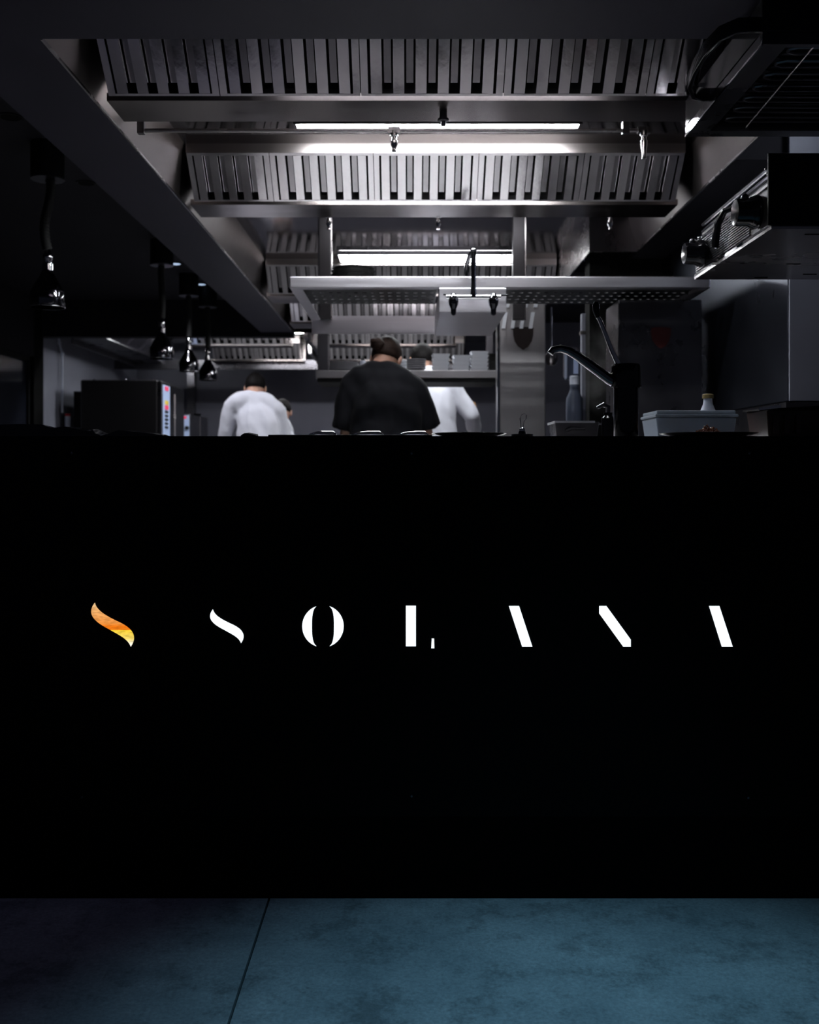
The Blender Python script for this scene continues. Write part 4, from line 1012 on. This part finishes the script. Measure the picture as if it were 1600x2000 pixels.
    for i in range(rg_+1):
        th = PI*i/rg_
        for k in range(seg):
            a = 2*PI*k/seg
            d_ = V((math.sin(th)*math.cos(a), math.sin(th)*math.sin(a), math.cos(th)))
            line = 0.32*d_.y - 0.34 if d_.y > -0.2 else -0.404 + (d_.y+0.2)*0.50
            f = 1/(1+math.exp(-(d_.z - line)*22))
            rr = 0.86 + f*0.215 + 0.02*noise.noise(d_*9)*f
            hv.append(hc + hr @ V((d_.x*0.076*rr, -0.010 + d_.y*0.098*rr, 0.018 + d_.z*0.100*rr)))
    hf = []
    for i in range(rg_):
        for k in range(seg):
            k2 = (k+1) % seg; hf.append((i*seg+k, (i+1)*seg+k, (i+1)*seg+k2, i*seg+k2))
    hb_.add(hv, hf); ho = hb_.build('hair', hair, t, True)
    if bun:
        bb = MB(); bv = []; c_ = V(bun)
        bb.ellip(c_, (0.036,0.034,0.032), 20, 14)
        for k in range(7):
            a = k*0.9; bb.ellip(c_ + V((0.02*math.cos(a), 0.02*math.sin(a), 0.012*math.sin(a*2))), (0.020,0.020,0.018), 12, 8)
        bb.tube([c_, c_.lerp(hc,0.5)], [0.026,0.03], 12)
        remesh(bb, 'hair_bun', hair, t, 0.004, 2)
    # shirt
    sh_ = MB(); sh_.loft(torso(build, 0.10, 1.04))
    for sd_ in ('l','r'):
        s, el, wr = j['sh_'+sd_], j['el_'+sd_], j['wr_'+sd_]
        inn = s.lerp((j['sh_l']+j['sh_r'])*0.5, 0.35)
        if sleeve <= 1.0:
            end = s.lerp(el, sleeve); sh_.tube([inn, s+V((0,0,0.0)), s.lerp(el,0.45*sleeve), end], [0.075,0.077,0.080,0.078], 18)
        else:
            end = el.lerp(wr, sleeve-1); sh_.tube([inn, s, s.lerp(el,0.5), el, el.lerp(end,0.5), end], [0.070,0.070,0.059,0.051,0.047,0.036], 18)
    sl, sr_ = j['sh_l'], j['sh_r']
    sh_.tube([sl, sl.lerp(ne,0.40)+V((0,-0.004,0.0)), sl.lerp(ne,0.78)+V((0,0,-0.018)), ne+V((0,0.0,-0.045)), sr_.lerp(ne,0.78)+V((0,0,-0.018)), sr_.lerp(ne,0.40)+V((0,-0.004,0.0)), sr_],
             [0.074,0.080,0.076,0.074,0.076,0.080,0.074], 20)
    seedv = V((loc[0]*3, loc[1], 0))
    def fold(co):
        a = noise.noise(V((co.x*9, co.y*7, co.z*3.2)) + seedv); b_ = noise.noise(V((co.x*16+co.z*8, co.y*10, co.z*9)) + seedv)
        rdg = 1 - abs(a)*2.2
        return folds*(max(-0.4, rdg)*0.8 + b_*0.6 + 0.0)
    so = remesh(sh_, 'shirt', shirt, t, 0.011, 14, fold)
    # hem out the neck
    if collar:
        cr_ = [ne + V((0.056*math.cos(a), 0.004+0.058*math.sin(a), 0.012 + 0.016*math.sin(a))) for a in [2*PI*k/20 for k in range(20)]]
        MB().tube(cr_, 0.010, 8, closed=True).build('collar', collar, t, True)
    # trousers and apron
    tr_ = MB()
    for e in (-1, 1):
        hp_ = pe + V((e*0.088,0,0.02)); kn = V((e*0.10,0.02,0.50)); an = V((e*0.10,-0.015,0.10))
        tr_.tube([hp_+V((0,0,0.05)), hp_, hp_.lerp(kn,0.5), kn, an], [0.09,0.105,0.098,0.080,0.070], 16)
    tr_.loft([ering(pe+V((0,0,-0.10)),0.16,0.12), ering(pe+V((0,0,0.06)),0.17,0.125)])
    remesh(tr_, 'trousers', 'apron_cloth', t, 0.014, 4)
    return t

person('person', 'cook in a black T-shirt with a hair bun, bent over with back turned', (-0.128, 5.33, 0), dict(
    pelvis=(0,-0.04,0.95), chest=(0.0,0.05,1.30), neck=(-0.038,0.115,1.555), head=(0.002,0.205,1.613),
    sh_l=(-0.176,0.09,1.445), sh_r=(0.158,0.11,1.425), el_l=(-0.205,0.10,1.20), el_r=(0.222,0.15,1.21),
    wr_l=(-0.13,0.33,1.09), wr_r=(0.04,0.36,1.13)), 'black_cloth', 0.88, 'brown_hair', bun=(-0.045,0.115,1.688),
    head_rot=(-42, 6, -14), collar='grey_cloth', folds=0.012)
person('person', 'cook in a white long-sleeved shirt at the left, head bowed', (-1.20, 7.8, 0), dict(
    pelvis=(0.06,-0.03,0.98), chest=(0.045,0.04,1.34), neck=(-0.008,0.11,1.585), head=(-0.004,0.19,1.642),
    sh_l=(-0.165,0.08,1.490), sh_r=(0.185,0.10,1.455), el_l=(-0.235,0.10,1.24), el_r=(0.235,0.16,1.20),
    wr_l=(-0.16,0.34,1.08), wr_r=(0.10,0.38,1.10)), 'white_cloth', 1.92, 'hair', head_rot=(-38, 0, 4), build=0.94)
person('person', 'cook in a white shirt behind the plate shelf, reaching to the right', (0.16, 6.95, 0), dict(
    pelvis=(0.02,-0.02,1.02), chest=(0.01,0.05,1.40), neck=(-0.075,0.10,1.690), head=(-0.075,0.165,1.765),
    sh_l=(-0.17,0.08,1.585), sh_r=(0.145,0.08,1.560), el_l=(-0.20,0.16,1.32), el_r=(0.265,0.06,1.375),
    wr_l=(-0.10,0.36,1.16), wr_r=(0.300,0.24,1.25)), 'white_cloth', 1.95, 'hair', head_rot=(-30, 4, 10), collar='grey_cloth', build=0.86)
person('person', 'mostly hidden person in white just behind the left cook, dark head low', (-1.145, 9.0, 0), dict(
    pelvis=(0,-0.03,0.90), chest=(-0.02,0.05,1.22), neck=(-0.02,0.14,1.45), head=(0.0,0.22,1.52),
    sh_l=(-0.18,0.10,1.36), sh_r=(0.05,0.10,1.345), el_l=(-0.2,0.14,1.12), el_r=(0.065,0.14,1.12),
    wr_l=(-0.12,0.36,1.04), wr_r=(0.04,0.38,1.04)), 'white_cloth', 1.92, 'hair', head_rot=(-45, 0, 0))
t = thing('wooden_spoon', 'wooden spoon handle standing up beside the right cook in white', 'spoon', (PX(926,7.4), 7.4, 1.0))
MB().tube([(0,0,0),(0.0,0,PZ(806,7.4)-1.0)], 0.008, 8).build('handle', 'wood', t, True)
MB().ellip((0,0,PZ(793,7.4)-1.0), (0.017,0.010,0.030), 12, 8).build('bowl', 'wood', t, True)
t = thing('rear_bench', 'steel workbench in front of the cooks in white', 'bench', (0, 7.15, 0))
MB().box(-0.3, 0.9, 0, 0.7, 0.96, 1.0).build('top', 'steel', t)
for x in (-0.27, 0.85): MB().box(x, x+0.04, 0.3, 0.34, 0, 0.96).build('leg', 'steel', t)

# ------------------------------------------------------------------ steam rising between the two columns
vm_ = bpy.data.materials.new('steam_vapour'); vm_.use_nodes = True; M['steam_vapour'] = vm_
nt = vm_.node_tree; nt.nodes.clear()
out = nt.nodes.new('ShaderNodeOutputMaterial'); vs_ = nt.nodes.new('ShaderNodeVolumeScatter'); vs_.inputs['Anisotropy'].default_value = 0.2
tc = nt.nodes.new('ShaderNodeTexCoord'); nz_ = nt.nodes.new('ShaderNodeTexNoise'); nz_.inputs['Scale'].default_value = 7.0; nz_.inputs['Detail'].default_value = 4; nz_.inputs['Distortion'].default_value = 0.8
mr = nt.nodes.new('ShaderNodeMapRange'); mr.inputs['From Min'].default_value = 0.42; mr.inputs['From Max'].default_value = 0.68; mr.inputs['To Min'].default_value = 0.0; mr.inputs['To Max'].default_value = 4.0
ln2 = nt.nodes.new('ShaderNodeVectorMath'); ln2.operation = 'LENGTH'
sc_ = nt.nodes.new('ShaderNodeVectorMath'); sc_.operation = 'DIVIDE'; sc_.inputs[1].default_value = (0.11, 0.16, 0.27)
fo = nt.nodes.new('ShaderNodeMapRange'); fo.inputs['From Min'].default_value = 1.0; fo.inputs['From Max'].default_value = 0.5
mu = nt.nodes.new('ShaderNodeMath'); mu.operation = 'MULTIPLY'
nt.links.new(tc.outputs['Object'], nz_.inputs['Vector']); nt.links.new(tc.outputs['Object'], sc_.inputs[0]); nt.links.new(sc_.outputs['Vector'], ln2.inputs[0])
nt.links.new(ln2.outputs['Value'], fo.inputs['Value']); nt.links.new(nz_.outputs['Fac'], mr.inputs['Value'])
nt.links.new(mr.outputs['Result'], mu.inputs[0]); nt.links.new(fo.outputs['Result'], mu.inputs[1]); nt.links.new(mu.outputs['Value'], vs_.inputs['Density'])
nt.links.new(vs_.outputs['Volume'], out.inputs['Volume'])
o = MB().ellip((0,0,0), (0.11,0.16,0.27), 20, 14).build('steam', 'steam_vapour', None, True)
o.location = (PX(1172, 5.35), 5.35, PZ(715, 5.35))
tag(o, 'faint wisp of steam rising between the two steel columns', 'steam', kind='stuff')
